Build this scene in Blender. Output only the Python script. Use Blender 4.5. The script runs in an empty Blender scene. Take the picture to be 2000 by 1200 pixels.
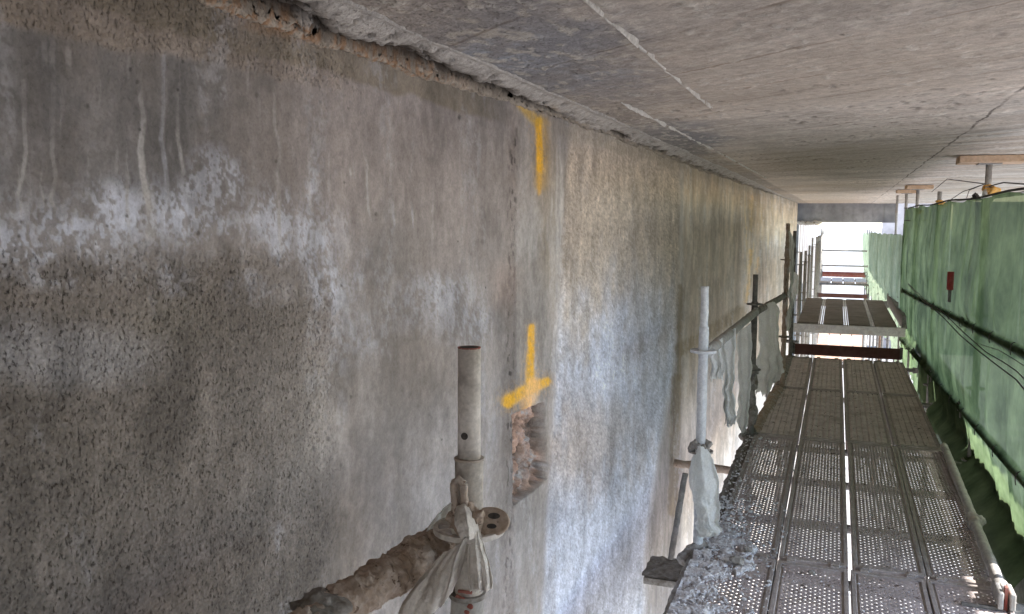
import bpy, math, random
import numpy as np
from mathutils import Vector, Matrix, noise as mn
random.seed(7)
S = bpy.context.scene
C = S.collection
# ------------------------------------------------------------------ camera, sky, sun, exposure
R_ = np.array([0.94036825, 0.34010574, 0.00596957]); U_ = np.array([-0.03977531, 0.09251304, 0.99491671])
F_ = np.array([-0.33782462, 0.93582553, -0.10052414]); CAMP = np.array([0., 0., 1.65]); FPX = 1750.0
cd = bpy.data.cameras.new('camera'); cam = bpy.data.objects.new('camera', cd); C.objects.link(cam)
cd.sensor_width = 36; cd.lens = FPX / 2000 * 36; cd.clip_start = .05; cd.clip_end = 2000
cam.matrix_world = Matrix(((R_[0], U_[0], -F_[0], 0), (R_[1], U_[1], -F_[1], 0), (R_[2], U_[2], -F_[2], 1.65), (0, 0, 0, 1)))
S.camera = cam
SUN_EL, SUN_AZ = math.radians(42), math.radians(78)      # azimuth from +Y towards +X
w = bpy.data.worlds.new('World'); S.world = w; w.use_nodes = True
nt = w.node_tree; bg = nt.nodes['Background']
sky = nt.nodes.new('ShaderNodeTexSky'); sky.sky_type = 'NISHITA'; sky.sun_disc = False
sky.sun_elevation = SUN_EL; sky.sun_rotation = SUN_AZ; sky.air_density = 1.0; sky.dust_density = .6
nt.links.new(sky.outputs[0], bg.inputs[0]); bg.inputs[1].default_value = .15
sl = bpy.data.lights.new('sun', 'SUN'); sl.energy = 3.2; sl.angle = math.radians(.5); sl.color = (1, .95, .88)
so = bpy.data.objects.new('sun', sl); C.objects.link(so)
sd = Vector((math.sin(SUN_AZ) * math.cos(SUN_EL), math.cos(SUN_AZ) * math.cos(SUN_EL), math.sin(SUN_EL)))
so.rotation_euler = sd.to_track_quat('Z', 'Y').to_euler(); so.location = (30, 10, 30)
S.view_settings.view_transform = 'Standard'; S.view_settings.look = 'None'; S.view_settings.gamma = 1
S.view_settings.use_curve_mapping = False; S.view_settings.exposure = 2.3
S.render.engine = 'CYCLES'
cy = S.cycles
cy.max_bounces = 10; cy.diffuse_bounces = 6; cy.transmission_bounces = 6; cy.transparent_max_bounces = 10
cy.glossy_bounces = 2; cy.use_denoising = True; cy.sample_clamp_indirect = 8; cy.caustics_reflective = False; cy.caustics_refractive = False
cy.use_adaptive_sampling = True

def proj(X, Y, Z):
    x = X; y = Y; z = Z - 1.65
    d = x * F_[0] + y * F_[1] + z * F_[2]
    return 1000 + FPX * (x * R_[0] + y * R_[1] + z * R_[2]) / d, 600 - FPX * (x * U_[0] + y * U_[1] + z * U_[2]) / d
def ray(px, py): return F_ + R_ * (px - 1000) / FPX + U_ * (600 - py) / FPX
def atY(px, py, Y): d = ray(px, py); return Vector(CAMP + d * Y / d[1])
def atX(px, py, X): d = ray(px, py); return Vector(CAMP + d * X / d[0])
def atZ(px, py, Z): d = ray(px, py); return Vector(CAMP + d * (Z - 1.65) / d[2])

# measured layout (metres, deck top is z = 0)
WX = -1.05; CZ = 2.07; GZ = -4.5; WALL_END = 26.0; SLAB_END = 27.0; SLAB_R = 2.6
JY = [-1.3, 1.37, 4.40, 6.98, 9.05, 11.15]
# ------------------------------------------------------------------ materials
def ramp(N, stops, fac, L):
    r = N.new('ShaderNodeValToRGB'); e = r.color_ramp.elements
    while len(e) < len(stops): e.new(.5)
    for i, (p, c) in enumerate(stops): e[i].position = p; e[i].color = (*c, 1) if len(c) == 3 else c
    L.new(fac, r.inputs[0]); return r.outputs[0]
def g(v): return (v, v, v)
def newmat(name):
    m = bpy.data.materials.new(name); m.use_nodes = True
    n = m.node_tree.nodes; b = n['Principled BSDF']; b.inputs['Specular IOR Level'].default_value = .25
    return m, n, m.node_tree.links, b
def mixc(n, l, kind, fac, a, b):
    x = n.new('ShaderNodeMix'); x.data_type = 'RGBA'; x.blend_type = kind; x.clamp_factor = True
    for i, v in ((0, fac), (6, a), (7, b)):
        if isinstance(v, (int, float)): x.inputs[i].default_value = v
        elif isinstance(v, tuple): x.inputs[i].default_value = (*v, 1)
        else: l.new(v, x.inputs[i])
    return x.outputs[2]
def noise(n, l, scale, detail=5, rough=.6, vec=None, dist=0.):
    t = n.new('ShaderNodeTexNoise'); t.inputs['Scale'].default_value = scale; t.inputs['Detail'].default_value = detail
    t.inputs['Roughness'].default_value = rough; t.inputs['Distortion'].default_value = dist
    if vec is not None: l.new(vec, t.inputs['Vector'])
    return t.outputs[0]
def coords(n, l, scale=(1, 1, 1), rot=(0, 0, 0)):
    tc = n.new('ShaderNodeNewGeometry'); mp = n.new('ShaderNodeMapping')
    mp.inputs['Scale'].default_value = scale; mp.inputs['Rotation'].default_value = rot
    l.new(tc.outputs['Position'], mp.inputs['Vector']); return mp.outputs[0]
def ocoords(n, l, scale=(1, 1, 1)):
    tc = n.new('ShaderNodeTexCoord'); mp = n.new('ShaderNodeMapping'); mp.inputs['Scale'].default_value = scale
    oi = n.new('ShaderNodeObjectInfo'); v = n.new('ShaderNodeVectorMath'); v.operation = 'ADD'
    l.new(tc.outputs['Object'], mp.inputs['Vector']); l.new(mp.outputs[0], v.inputs[0]); l.new(oi.outputs['Location'], v.inputs[1])
    return v.outputs[0]
def math_(n, l, op, a, b=None, c=None):
    x = n.new('ShaderNodeMath'); x.operation = op
    for i, v in enumerate((a, b, c)):
        if v is None: continue
        if isinstance(v, (int, float)): x.inputs[i].default_value = v
        else: l.new(v, x.inputs[i])
    return x.outputs[0]
def bump(n, l, b, h, dist, strength=1.):
    k = n.new('ShaderNodeBump'); k.inputs['Distance'].default_value = dist; k.inputs['Strength'].default_value = strength
    l.new(h, k.inputs['Height']); l.new(k.outputs[0], b.inputs['Normal']); return k

def concrete_attr_mat(name, ceiling=False):
    """colour from the surface's stain attribute, grain and pits from noise, coarser where 'rough' says so"""
    m, n, l, b = newmat(name)
    at = n.new('ShaderNodeAttribute'); at.attribute_name = 'Col'
    ar = n.new('ShaderNodeAttribute'); ar.attribute_name = 'rough'; rg = ar.outputs['Fac']
    pos = coords(n, l)
    fine = noise(n, l, 160, 4, .65, pos); mid = noise(n, l, 38, 5, .6, pos)
    grit = n.new('ShaderNodeTexVoronoi'); grit.inputs['Scale'].default_value = 130; l.new(pos, grit.inputs['Vector'])
    pitn = noise(n, l, 170 if not ceiling else 110, 3, .7, coords(n, l, (1, 1.0, .6)))
    pit = ramp(n, [(.0, g(1)), (.34, g(1)), (.43, g(0)), (1, g(0))], pitn, l)
    pitm = math_(n, l, 'MULTIPLY', pit, rg)
    c = mixc(n, l, 'MULTIPLY', 1, at.outputs['Color'], ramp(n, [(.25, g(.80)), (.5, g(1)), (.8, g(1.16))], fine, l))
    c = mixc(n, l, 'MULTIPLY', .8, c, ramp(n, [(.25, g(.74)), (.5, g(1)), (.75, g(1.26))], mid, l))
    c = mixc(n, l, 'MULTIPLY', pitm, c, (.50, .475, .455))
    gr = ramp(n, [(0, (1.16, 1.15, 1.13)), (.25, g(1)), (.7, g(.90))], grit.outputs['Distance'], l)
    c = mixc(n, l, 'MULTIPLY', rg, c, gr)
    # small bug holes in the smooth concrete
    bh = n.new('ShaderNodeTexVoronoi'); bh.inputs['Scale'].default_value = 17 if not ceiling else 9; l.new(pos, bh.inputs['Vector'])
    hole = math_(n, l, 'MULTIPLY', ramp(n, [(0, g(1)), (.045, g(1)), (.075, g(0))], bh.outputs['Distance'], l),
                 ramp(n, [(.0, g(0)), (.60, g(0)), (.64, g(1))], noise(n, l, 6, 2, .5, pos), l))
    c = mixc(n, l, 'MULTIPLY', hole, c, (.35, .32, .30))
    if ceiling:
        # skewed board marks: stretch along the board direction
        v = coords(n, l, (1, 1, 1), (0, 0, math.radians(-48)))
        v2 = n.new('ShaderNodeMapping'); v2.inputs['Scale'].default_value = (7.0, .16, 1); l.new(v, v2.inputs['Vector'])
        sp = n.new('ShaderNodeSeparateXYZ'); l.new(v, sp.inputs[0])
        stn = noise(n, l, 1.0, 8, .66, v2.outputs[0])
        c = mixc(n, l, 'MULTIPLY', .9, c, ramp(n, [(.28, (.78, .76, .74)), (.45, g(.95)), (.6, g(1.03)), (.75, (1.22, 1.2, 1.17))], stn, l))
        v3 = n.new('ShaderNodeMapping'); v3.inputs['Scale'].default_value = (60, 2.0, 1); l.new(v, v3.inputs['Vector'])
        st3 = noise(n, l, 1.0, 4, .6, v3.outputs[0])
        c = mixc(n, l, 'MULTIPLY', .7, c, ramp(n, [(.25, g(.80)), (.5, g(1)), (.75, g(1.15))], st3, l))
        # narrow joints between shutter boards, 0.38 m apart, broken by noise
        fr = math_(n, l, 'FRACT', math_(n, l, 'DIVIDE', math_(n, l, 'ADD', sp.outputs[0], math_(n, l, 'MULTIPLY', noise(n, l, 1.2, 2, .5, v), .03)), .38))
        dj = math_(n, l, 'ABSOLUTE', math_(n, l, 'SUBTRACT', fr, .5))
        jm = math_(n, l, 'MULTIPLY', ramp(n, [(0, g(1)), (.008, g(1)), (.022, g(0))], dj, l), ramp(n, [(.42, g(0)), (.56, g(1))], noise(n, l, 2.4, 3, .6, pos), l))
        c = mixc(n, l, 'MULTIPLY', jm, c, (.68, .64, .60))
        # the long cracks that run along the slab
        ps = n.new('ShaderNodeSeparateXYZ'); l.new(pos, ps.inputs[0])
        wob = math_(n, l, 'MULTIPLY', math_(n, l, 'SUBTRACT', noise(n, l, 3.0, 5, .7, pos), .5), .05)
        for a0, bb in ((.50, .0135),):
            xx = math_(n, l, 'SUBTRACT', ps.outputs[0], math_(n, l, 'ADD', math_(n, l, 'MULTIPLY', ps.outputs[1], bb), a0))
            xx = math_(n, l, 'ABSOLUTE', math_(n, l, 'ADD', xx, wob))
            cm = ramp(n, [(0, g(1)), (.0035, g(1)), (.007, g(0))], xx, l)
            cm = math_(n, l, 'MULTIPLY', cm, ramp(n, [(.40, g(.25)), (.5, g(1))], noise(n, l, 2.1, 3, .6, pos), l))
            c = mixc(n, l, 'MULTIPLY', cm, c, (.28, .26, .25))
    l.new(c, b.inputs['Base Color']); b.inputs['Roughness'].default_value = .93
    h = math_(n, l, 'ADD', math_(n, l, 'MULTIPLY', fine, .35), math_(n, l, 'MULTIPLY', mid, .6))
    h2 = math_(n, l, 'SUBTRACT', math_(n, l, 'MULTIPLY', grit.outputs['Distance'], -.9), math_(n, l, 'MULTIPLY', pit, 1.3))
    h = math_(n, l, 'ADD', h, math_(n, l, 'MULTIPLY', h2, rg)); h = math_(n, l, 'SUBTRACT', h, math_(n, l, 'MULTIPLY', hole, 2.))
    if ceiling: h = math_(n, l, 'ADD', h, math_(n, l, 'MULTIPLY', stn, 2.0))
    bump(n, l, b, h, .004, .9)
    return m

def dusty(name, c0, c1, scale=30, rough=.85, bd=.003, metal=0., c2=None, spots=None):
    """base colour c0, dust c1 in patches, optional third colour patches"""
    m, n, l, b = newmat(name)
    pos = ocoords(n, l)
    a = noise(n, l, scale, 6, .65, pos); a2 = noise(n, l, scale * 5, 4, .6, pos)
    c = ramp(n, [(.36, c0), (.62, c1)], a, l)
    c = mixc(n, l, 'MULTIPLY', .8, c, ramp(n, [(.25, g(.75)), (.5, g(1)), (.8, g(1.25))], a2, l))
    if c2: c = mixc(n, l, 'MIX', ramp(n, [(.56, g(0)), (.66, g(1))], noise(n, l, scale * .35, 4, .6, pos), l), c, c2)
    if spots: c = mixc(n, l, 'MIX', ramp(n, [(.62, g(0)), (.67, g(1))], noise(n, l, scale * 2.2, 3, .6, pos), l), c, spots)
    l.new(c, b.inputs['Base Color']); b.inputs['Roughness'].default_value = rough; b.inputs['Metallic'].default_value = metal
    bump(n, l, b, math_(n, l, 'ADD', a, math_(n, l, 'MULTIPLY', a2, .4)), bd)
    return m
M = {}
M['wall'] = concrete_attr_mat('stained_concrete')
M['ceil'] = concrete_attr_mat('board_marked_concrete', True)
M['mortar'] = dusty('loose_mortar', (.44, .40, .35), (.60, .56, .50), 25, .95, .006, 0, (.22, .16, .11))
M['concrete'] = dusty('plain_concrete', (.24, .235, .23), (.33, .32, .31), 3, .9, .004)
M['lintel'] = dusty('weathered_beam_concrete', (.22, .22, .23), (.31, .31, .32), 1.3, .9, .004, 0, (.16, .16, .18))
M['tube'] = dusty('galvanised_tube_with_dust', (.30, .29, .28), (.42, .40, .375), 22, .8, .0015, .0, (.34, .30, .26))
M['tubepale'] = dusty('cement_sprayed_tube', (.46, .47, .49), (.60, .61, .63), 40, .95, .003)
M['tubedark'] = dusty('dirty_steel_tube', (.12, .115, .11), (.22, .205, .19), 20, .8, .002)
M['rusty'] = dusty('rusty_steel', (.16, .085, .05), (.27, .19, .14), 25, .9, .002)
M['crust'] = dusty('mortar_crust', (.32, .235, .175), (.47, .385, .325), 26, .97, .006, 0, (.46, .41, .37), (.17, .12, .09))
M['crustgrey'] = dusty('grey_mortar_crust', (.19, .17, .15), (.33, .31, .29), 30, .97, .006, 0, (.14, .115, .09))
M['red'] = dusty('faded_red_paint', (.30, .075, .06), (.34, .16, .13), 12, .8, .001)
M['redtoe'] = dusty('red_brown_board', (.11, .045, .04), (.16, .085, .075), 6, .85, .001)
M['redcap'] = dusty('red_cap_plastic', (.32, .03, .03), (.30, .06, .055), 12, .6, .001)
M['orange'] = dusty('orange_strap', (.70, .33, .05), (.62, .40, .16), 60, .7, .002)
M['timber'] = dusty('raw_timber', (.50, .33, .21), (.60, .43, .30), 9, .85, .001)
M['rope'] = dusty('dark_cord', (.05, .045, .045), (.10, .09, .08), 60, .9, .001)
M['rubble'] = dusty('cement_rubble', (.46, .445, .45), (.72, .71, .73), 45, .97, .003, 0, None, (.12, .09, .07))
M['plank'] = dusty('steel_plank_dusty', (.31, .265, .26), (.47, .41, .40), 9, .75, .0006, .0, (.38, .33, .30), (.13, .10, .085))
M['plankrib'] = dusty('grooved_plank_dusty', (.54, .46, .45), (.70, .62, .60), 9, .75, .0006, .0, (.44, .38, .36), (.15, .12, .10))
M['plankedge'] = dusty('steel_plank_edge', (.34, .30, .285), (.46, .41, .39), 14, .6, .0006, .25)
M['plank2'] = dusty('far_plank_wood', (.20, .17, .155), (.28, .245, .225), 5, .85, .001)
M['strip'] = dusty('bright_worn_steel', (.42, .41, .40), (.55, .54, .53), 15, .5, .001, .3)
M['shoreA'] = dusty('pale_shoring_board', (.17, .17, .175), (.25, .25, .25), 4, .85, .002)
M['shoreB'] = dusty('brown_shoring_board', (.08, .065, .055), (.12, .10, .085), 4, .85, .002)
M['sand'] = dusty('sun_bleached_sand', (.27, .265, .26), (.36, .355, .35), .6, .95, .01, 0, (.30, .28, .26))
M['paving'] = dusty('pale_screed', (.27, .265, .26), (.36, .355, .35), 1.2, .95, .01)

def fabric(name, c0, c1, trans, alpha, rough=.8, folds=8):
    m = bpy.data.materials.new(name); m.use_nodes = True; n = m.node_tree.nodes; l = m.node_tree.links; n.clear()
    pos = coords(n, l); a = noise(n, l, folds, 5, .6, pos)
    c = ramp(n, [(.35, c0), (.65, c1)], a, l)
    c = mixc(n, l, 'MULTIPLY', .8, c, ramp(n, [(.3, g(.85)), (.7, g(1.12))], noise(n, l, folds * 9, 4, .6, pos), l))
    d = n.new('ShaderNodeBsdfDiffuse'); t = n.new('ShaderNodeBsdfTranslucent'); tr = n.new('ShaderNodeBsdfTransparent')
    m1 = n.new('ShaderNodeMixShader'); m2 = n.new('ShaderNodeMixShader'); o = n.new('ShaderNodeOutputMaterial')
    l.new(c, d.inputs[0]); l.new(c, t.inputs[0])
    m1.inputs[0].default_value = trans; l.new(d.outputs[0], m1.inputs[1]); l.new(t.outputs[0], m1.inputs[2])
    m2.inputs[0].default_value = alpha; l.new(m1.outputs[0], m2.inputs[1]); l.new(tr.outputs[0], m2.inputs[2])
    tr.inputs[0].default_value = (.82, .88, .82, 1)
    k = n.new('ShaderNodeBump'); k.inputs['Distance'].default_value = .006; l.new(noise(n, l, folds * 4, 5, .6, pos), k.inputs['Height'])
    l.new(k.outputs[0], d.inputs['Normal']); l.new(k.outputs[0], t.inputs['Normal'])
    l.new(m2.outputs[0], o.inputs[0]); return m
M['net'] = fabric('green_debris_netting', (.045, .070, .034), (.140, .190, .098), .6, .06, folds=2.2)
M['shade_sheet'] = dusty('grey_shade_sheet', (.10, .10, .10), (.16, .155, .15), 3, .8, .003)
M['netfar'] = fabric('backlit_pale_green_netting', (.17, .22, .15), (.26, .30, .22), .5, .08, folds=2.2)  # paler copy of the netting; sun behind it put into the colour
M['poly'] = fabric('dusty_polythene', (.88, .87, .86), (.95, .95, .95), .55, .14, folds=14)
M['cloth'] = fabric('cement_caked_cloth', (.58, .53, .48), (.80, .75, .70), .08, .0, folds=20)

# ------------------------------------------------------------------ helpers
def tag(o, label=None, cat=None, group=None, kind=None):
    if label: o['label'] = label
    if cat: o['category'] = cat
    if group: o['group'] = group
    if kind: o['kind'] = kind
    return o
def thing(name, label, cat, loc=(0, 0, 0), group=None):
    o = bpy.data.objects.new(name, None); C.objects.link(o); o.location = loc; o.empty_display_size = .1
    return tag(o, label, cat, group)
class MB:
    def __init__(s): s.v = []; s.f = []
    def box(s, x0, x1, y0, y1, z0, z1):
        b = len(s.v); s.v += [(x, y, z) for z in (z0, z1) for y in (y0, y1) for x in (x0, x1)]
        s.f += [tuple(b + i for i in q) for q in ((0, 2, 3, 1), (4, 5, 7, 6), (0, 1, 5, 4), (2, 6, 7, 3), (0, 4, 6, 2), (1, 3, 7, 5))]
        return s
    def tube(s, pts, r, seg=12, nz=0., ns=20., cap=True, rings=None, hollow=False):
        pts = [Vector(p) for p in pts]
        if rings:
            out = []; tot = len(pts) - 1
            for i in range(rings + 1):
                t = i / rings * tot; k = min(int(t), tot - 1); out.append(pts[k].lerp(pts[k + 1], t - k))
            pts = out
        n = len(pts); b = len(s.v); up = None
        for i, p in enumerate(pts):
            d = (pts[min(i + 1, n - 1)] - pts[max(i - 1, 0)]).normalized()
            a = d.orthogonal().normalized() if up is None else (up - d * up.dot(d)).normalized()
            up = a; c = d.cross(a)
            rr = r(i / (n - 1)) if callable(r) else r
            for k in range(seg):
                q = a * math.cos(k * 2 * math.pi / seg) + c * math.sin(k * 2 * math.pi / seg)
                R = rr
                if nz: R += nz * (mn.fractal((p + q * rr) * ns, .8, 2., 3) * .9)
                s.v.append(tuple(p + q * max(R, rr * .5)))
        for i in range(n - 1):
            for k in range(seg):
                k2 = (k + 1) % seg
                s.f.append((b + i * seg + k, b + i * seg + k2, b + (i + 1) * seg + k2, b + (i + 1) * seg + k))
        if cap:
            s.f.append(tuple(b + k for k in reversed(range(seg)))); s.f.append(tuple(b + (n - 1) * seg + k for k in range(seg)))
        return s
    def ring(s, c, r0, r1, z0, z1, seg=24):
        c = Vector(c); b = len(s.v)
        for k in range(seg):
            a = k * 2 * math.pi / seg
            for (r, z) in ((r0, z0), (r1, z0), (r1, z1), (r0, z1)): s.v.append((c.x + r * math.cos(a), c.y + r * math.sin(a), c.z + z))
        for k in range(seg):
            k2 = (k + 1) % seg
            for j in range(4): s.f.append((b + k * 4 + j, b + k2 * 4 + j, b + k2 * 4 + (j + 1) % 4, b + k * 4 + (j + 1) % 4))
        return s
    def blob(s, c, r, nz=.3, ns=30., sub=2):
        c = Vector(c); me = _ico[sub]; b = len(s.v)
        for v in me[0]:
            q = Vector((v[0] * r[0], v[1] * r[1], v[2] * r[2])) if not isinstance(r, (int, float)) else Vector(v) * r
            s.v.append(tuple(c + q * (1 + nz * mn.fractal((c + q) * ns, .8, 2., 3))))
        s.f += [tuple(b + i for i in f) for f in me[1]]; return s
    def build(s, name, mat, parent=None, smooth=False, bevel=0.):
        me = bpy.data.meshes.new(name); me.from_pydata(s.v, [], s.f); me.update()
        me.materials.append(mat)
        if smooth: me.polygons.foreach_set('use_smooth', [True] * len(me.polygons))
        o = bpy.data.objects.new(name, me); C.objects.link(o)
        if parent is not None: o.parent = parent
        if bevel:
            md = o.modifiers.new('bevel', 'BEVEL'); md.width = bevel; md.segments = 2; md.limit_method = 'ANGLE'
        return o
import bmesh
_ico = {}
for _s in (1, 2, 3):
    _b = bmesh.new(); bmesh.ops.create_icosphere(_b, subdivisions=_s, radius=1)
    _ico[_s] = ([tuple(v.co) for v in _b.verts], [tuple(v.index for v in f.verts) for f in _b.faces]); _b.free()
def copy_tree(o, loc=None, parent=None):
    c = o.copy(); C.objects.link(c)
    if parent is not None: c.parent = parent
    if loc is not None: c.location = loc
    for ch in list(kids.get(o.name, ())): copy_tree(ch, None, c)
    return c
kids = {}
def reg(root):
    for o in list(C.objects):
        if o.parent is not None:
            L = kids.setdefault(o.parent.name, [])
            if o not in L: L.append(o)
# numpy value noise
_rs = np.random.RandomState(3); _lat = _rs.rand(256, 256)
def vn(x, y):
    xi = np.floor(x).astype(int); yi = np.floor(y).astype(int); fx = x - xi; fy = y - yi
    fx = fx * fx * (3 - 2 * fx); fy = fy * fy * (3 - 2 * fy)
    a = _lat[xi & 255, yi & 255]; b = _lat[(xi + 1) & 255, yi & 255]; c = _lat[xi & 255, (yi + 1) & 255]; d = _lat[(xi + 1) & 255, (yi + 1) & 255]
    return (a * (1 - fx) + b * fx) * (1 - fy) + (c * (1 - fx) + d * fx) * fy
def fbm(x, y, o=4, gain=.5):
    s = 0; a = 1; t = 0
    for i in range(o): s = s + a * vn(x * 2 ** i + 17.3 * i, y * 2 ** i + 5.1 * i); t += a; a *= gain
    return s / t
def ss(a, b, x): t = np.clip((x - a) / (b - a), 0, 1); return t * t * (3 - 2 * t)
def blend(col, c, m): return col * (1 - m[..., None]) + np.array(c) * m[..., None]
def pl_dist(px, py, pts, w0=1.0):
    """distance to a polyline and the parameter 0..1 along it"""
    best = np.full(px.shape, 1e9); par = np.zeros(px.shape); n = len(pts) - 1
    for i in range(n):
        (ax, ay), (bx, by) = pts[i], pts[i + 1]; dx, dy = bx - ax, by - ay
        t = np.clip(((px - ax) * dx + (py - ay) * dy) / (dx * dx + dy * dy), 0, 1)
        d = np.hypot(px - ax - t * dx, py - ay - t * dy); k = d < best
        best = np.where(k, d, best); par = np.where(k, (i + t) / n, par)
    return best, par
def ell(px, py, cx, cy, rx, ry, soft=.5):
    d = np.hypot((px - cx) / rx, (py - cy) / ry); return 1 - ss(1 - soft, 1 + soft, d)
def grid_obj(name, P, col, rough, mat, parent=None, smooth=True):
    h, wd = P.shape[:2]; me = bpy.data.meshes.new(name)
    idx = np.arange(h * wd).reshape(h, wd)
    f = np.stack([idx[:-1, :-1], idx[:-1, 1:], idx[1:, 1:], idx[1:, :-1]], -1).reshape(-1, 4)
    me.vertices.add(h * wd); me.vertices.foreach_set('co', P.reshape(-1).astype(np.float32))
    me.loops.add(f.size); me.loops.foreach_set('vertex_index', f.reshape(-1).astype(np.int32))
    me.polygons.add(len(f)); me.polygons.foreach_set('loop_start', np.arange(0, f.size, 4, dtype=np.int32))
    me.polygons.foreach_set('use_smooth', np.full(len(f), smooth))
    me.update(calc_edges=True); me.validate()
    if col is not None:
        a = me.attributes.new('Col', 'FLOAT_COLOR', 'POINT'); c4 = np.ones((h * wd, 4), np.float32); c4[:, :3] = col.reshape(-1, 3)
        a.data.foreach_set('color', c4.reshape(-1))
        a = me.attributes.new('rough', 'FLOAT', 'POINT'); a.data.foreach_set('value', rough.reshape(-1).astype(np.float32))
    me.materials.append(mat); o = bpy.data.objects.new(name, me); C.objects.link(o)
    if parent is not None: o.parent = parent
    return o

# ------------------------------------------------------------------ ground
gr = MB().box(-400, 400, -300, 600, GZ - .3, GZ).build('ground', M['sand']); tag(gr, kind='structure')

# ------------------------------------------------------------------ abutment wall: stained face
def build_wall():
    ncol, nrow = 820, 520
    # columns evenly spread over the view, then a coarser stretch to the wall end
    Ys = np.array([float(atX(p, 600, WX).y) for p in np.linspace(-160, 1545, ncol - 20)])
    Ys = np.concatenate([[-14, -5, -3, -1.5, -.5, .1, .4], Ys, np.linspace(Ys[-1] + .1, WALL_END, 13)])
    n = len(Ys)
    P = np.zeros((nrow, n, 3)); t = np.linspace(0, 1, nrow)
    for j, Y in enumerate(Ys):
        if Y < .45: zt, zb = CZ, .6
        else:
            zt = min(CZ, float(atY(*[proj(WX, Y, 1.65)[0], -40], max(Y, .5)).z)) if Y < 3 else CZ
            zb = max(-3.2, float(atY(proj(WX, Y, 1.65)[0], 1240, Y).z))
        a = np.concatenate([np.linspace(CZ + .05, zt, 12, endpoint=False), np.linspace(zt, zb, nrow - 32), np.linspace(zb, GZ - .05, 21)[1:]])
        P[:, j, 0] = WX; P[:, j, 1] = Y; P[:, j, 2] = a
    Y = P[..., 1]; Z = P[..., 2]
    px, py = proj(np.full(Y.shape, WX), np.maximum(Y, .45), Z)
    px = np.where(Y < .45, -500 + Y * 300, px)
    L1 = fbm(Y * 2.2, Z * 2.2, 5); L2 = fbm(Y * 7 + 9, Z * 7, 5); L3 = fbm(Y * 30 + 3, Z * 30, 4, .6); L4 = fbm(Y * 150, Z * 130, 2)
    ST = fbm(Y * 28 + 40, Z * 1.1, 5, .6); ST2 = fbm(Y * 70 + 4, Z * 4.0, 4, .6)
    wob = (L2 - .5) * 90 + (L3 - .5) * 36
    MA = fbm(Y * 4.1 + 50, Z * 3.0 + 8, 6, .62); MB_ = fbm(Y * 13 + 20, Z * 7 + 3, 5, .65)
    col = np.zeros(Y.shape + (3,)); col[:] = (.305, .282, .268)
    col *= (1 + (L1 - .5) * .45 + (ST - .5) * .30)[..., None]
    rough = np.full(Y.shape, .12)
    # upper band of coarse brownish render
    top = 1 - ss(-12, 14, py - (75 + (px - 130) * .185) + wob * .35)
    top *= 1 - ss(620, 740, px + wob)
    col = blend(col, (.315, .270, .225), top * .75); rough = np.maximum(rough, top * .65)
    # damp dark smooth band
    damp = (1 - top) * (1 - ss(360, 460, py + wob)) * (1 - ss(350, 820, px + wob * 1.5))
    col = blend(col, (.185, .178, .175), damp * (.62 + .4 * L2))
    warm = ell(px, py, 720, 300, 230, 190, .6); col = blend(col, (.33, .29, .275), warm * .5)
    # coarse lower left
    b1 = 505 - .03 * px + ss(500, 660, px) * 60
    R1 = ss(-46, 44, py - b1 + wob * 1.0) * (1 - ss(-60, 34, px - (655 + ss(700, 1100, py) * 12) + wob * .5))
    R1 = R1 * (1 - .5 * ell(px, py, 560, 560, 80, 40))
    col = blend(col, (.205, .183, .163), R1 * .88); rough = np.maximum(rough, R1)
    col *= (1 + R1 * ((L3 - .5) * .24 + (L4 - .5) * .22 + (MA - .5) * .6))[..., None]
    col = blend(col, (.215, .195, .170), ell(px + wob * .5, py + wob * .4, 340, 625, 95, 48) * .75)
    col = blend(col, (.225, .200, .175), ell(px + wob, py + wob, 120, 860, 190, 60) * .45)
    col = blend(col, (.36, .36, .375), ell(px + wob, py + wob * .6, 90, 690, 190, 60) * .55)
    col = blend(col, (.36, .335, .31), ell(px + wob, py + wob, 560, 800, 110, 190, .7) * .55)
    # lime bloom along the edge of the coarse render
    bl = np.exp(-((py - (b1 - 62)) / 56.) ** 2) * (1 - ss(600, 720, px)) * (.35 + .75 * ss(.42, .62, L2 * .6 + ST * .4))
    for (cx, cy, rx, ry, k) in ((420, 365, 52, 60, .8), (415, 450, 45, 26, .8), (545, 435, 26, 62, 1.0), (548, 480, 20, 34, .9), (60, 470, 90, 45, .8), (170, 455, 70, 45, .6),
                                (612, 480, 24, 34, .7), (330, 540, 40, 30, .4), (500, 560, 60, 30, .3), (640, 560, 40, 60, .5), (690, 640, 70, 60, .35), (840, 600, 90, 60, .55),
                                (915, 640, 50, 40, .55), (720, 560, 70, 80, .25), (610, 380, 16, 80, .35), (235, 430, 60, 60, .5), (100, 540, 60, 30, .25)):
        bl = np.maximum(bl, k * ell(px + wob * .35, py + wob * .5, cx, cy, rx, ry, .55) * (.35 + .9 * ss(.36, .6, L3 * .5 + L2 * .5)))
    gran = .25 + 1.05 * ss(.44, .53, L4 * .40 + L3 * .32 + MB_ * .28)
    col = blend(col, (.56, .59, .67), np.clip(bl * gran * 1.2, 0, 1) * .95)
    # a rim of pale crust where the coarse render ends, px ~ 660
    rim = np.exp(-((px - 668 + wob * .35) / 11.) ** 2) * ss(500, 600, py) * (1 - ss(780, 880, py)); col = blend(col, (.43, .43, .45), rim * .7 * ss(.4, .6, L3))
    br = np.exp(-((px - 690 - wob * .2) / 30.) ** 2) * ss(600, 900, py); col = blend(col, (.215, .185, .165), br * .7)
    br = np.exp(-((px - 668 + wob * .3) / 30.) ** 2) * ss(820, 980, py); col = blend(col, (.20, .175, .15), br * .6)
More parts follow.
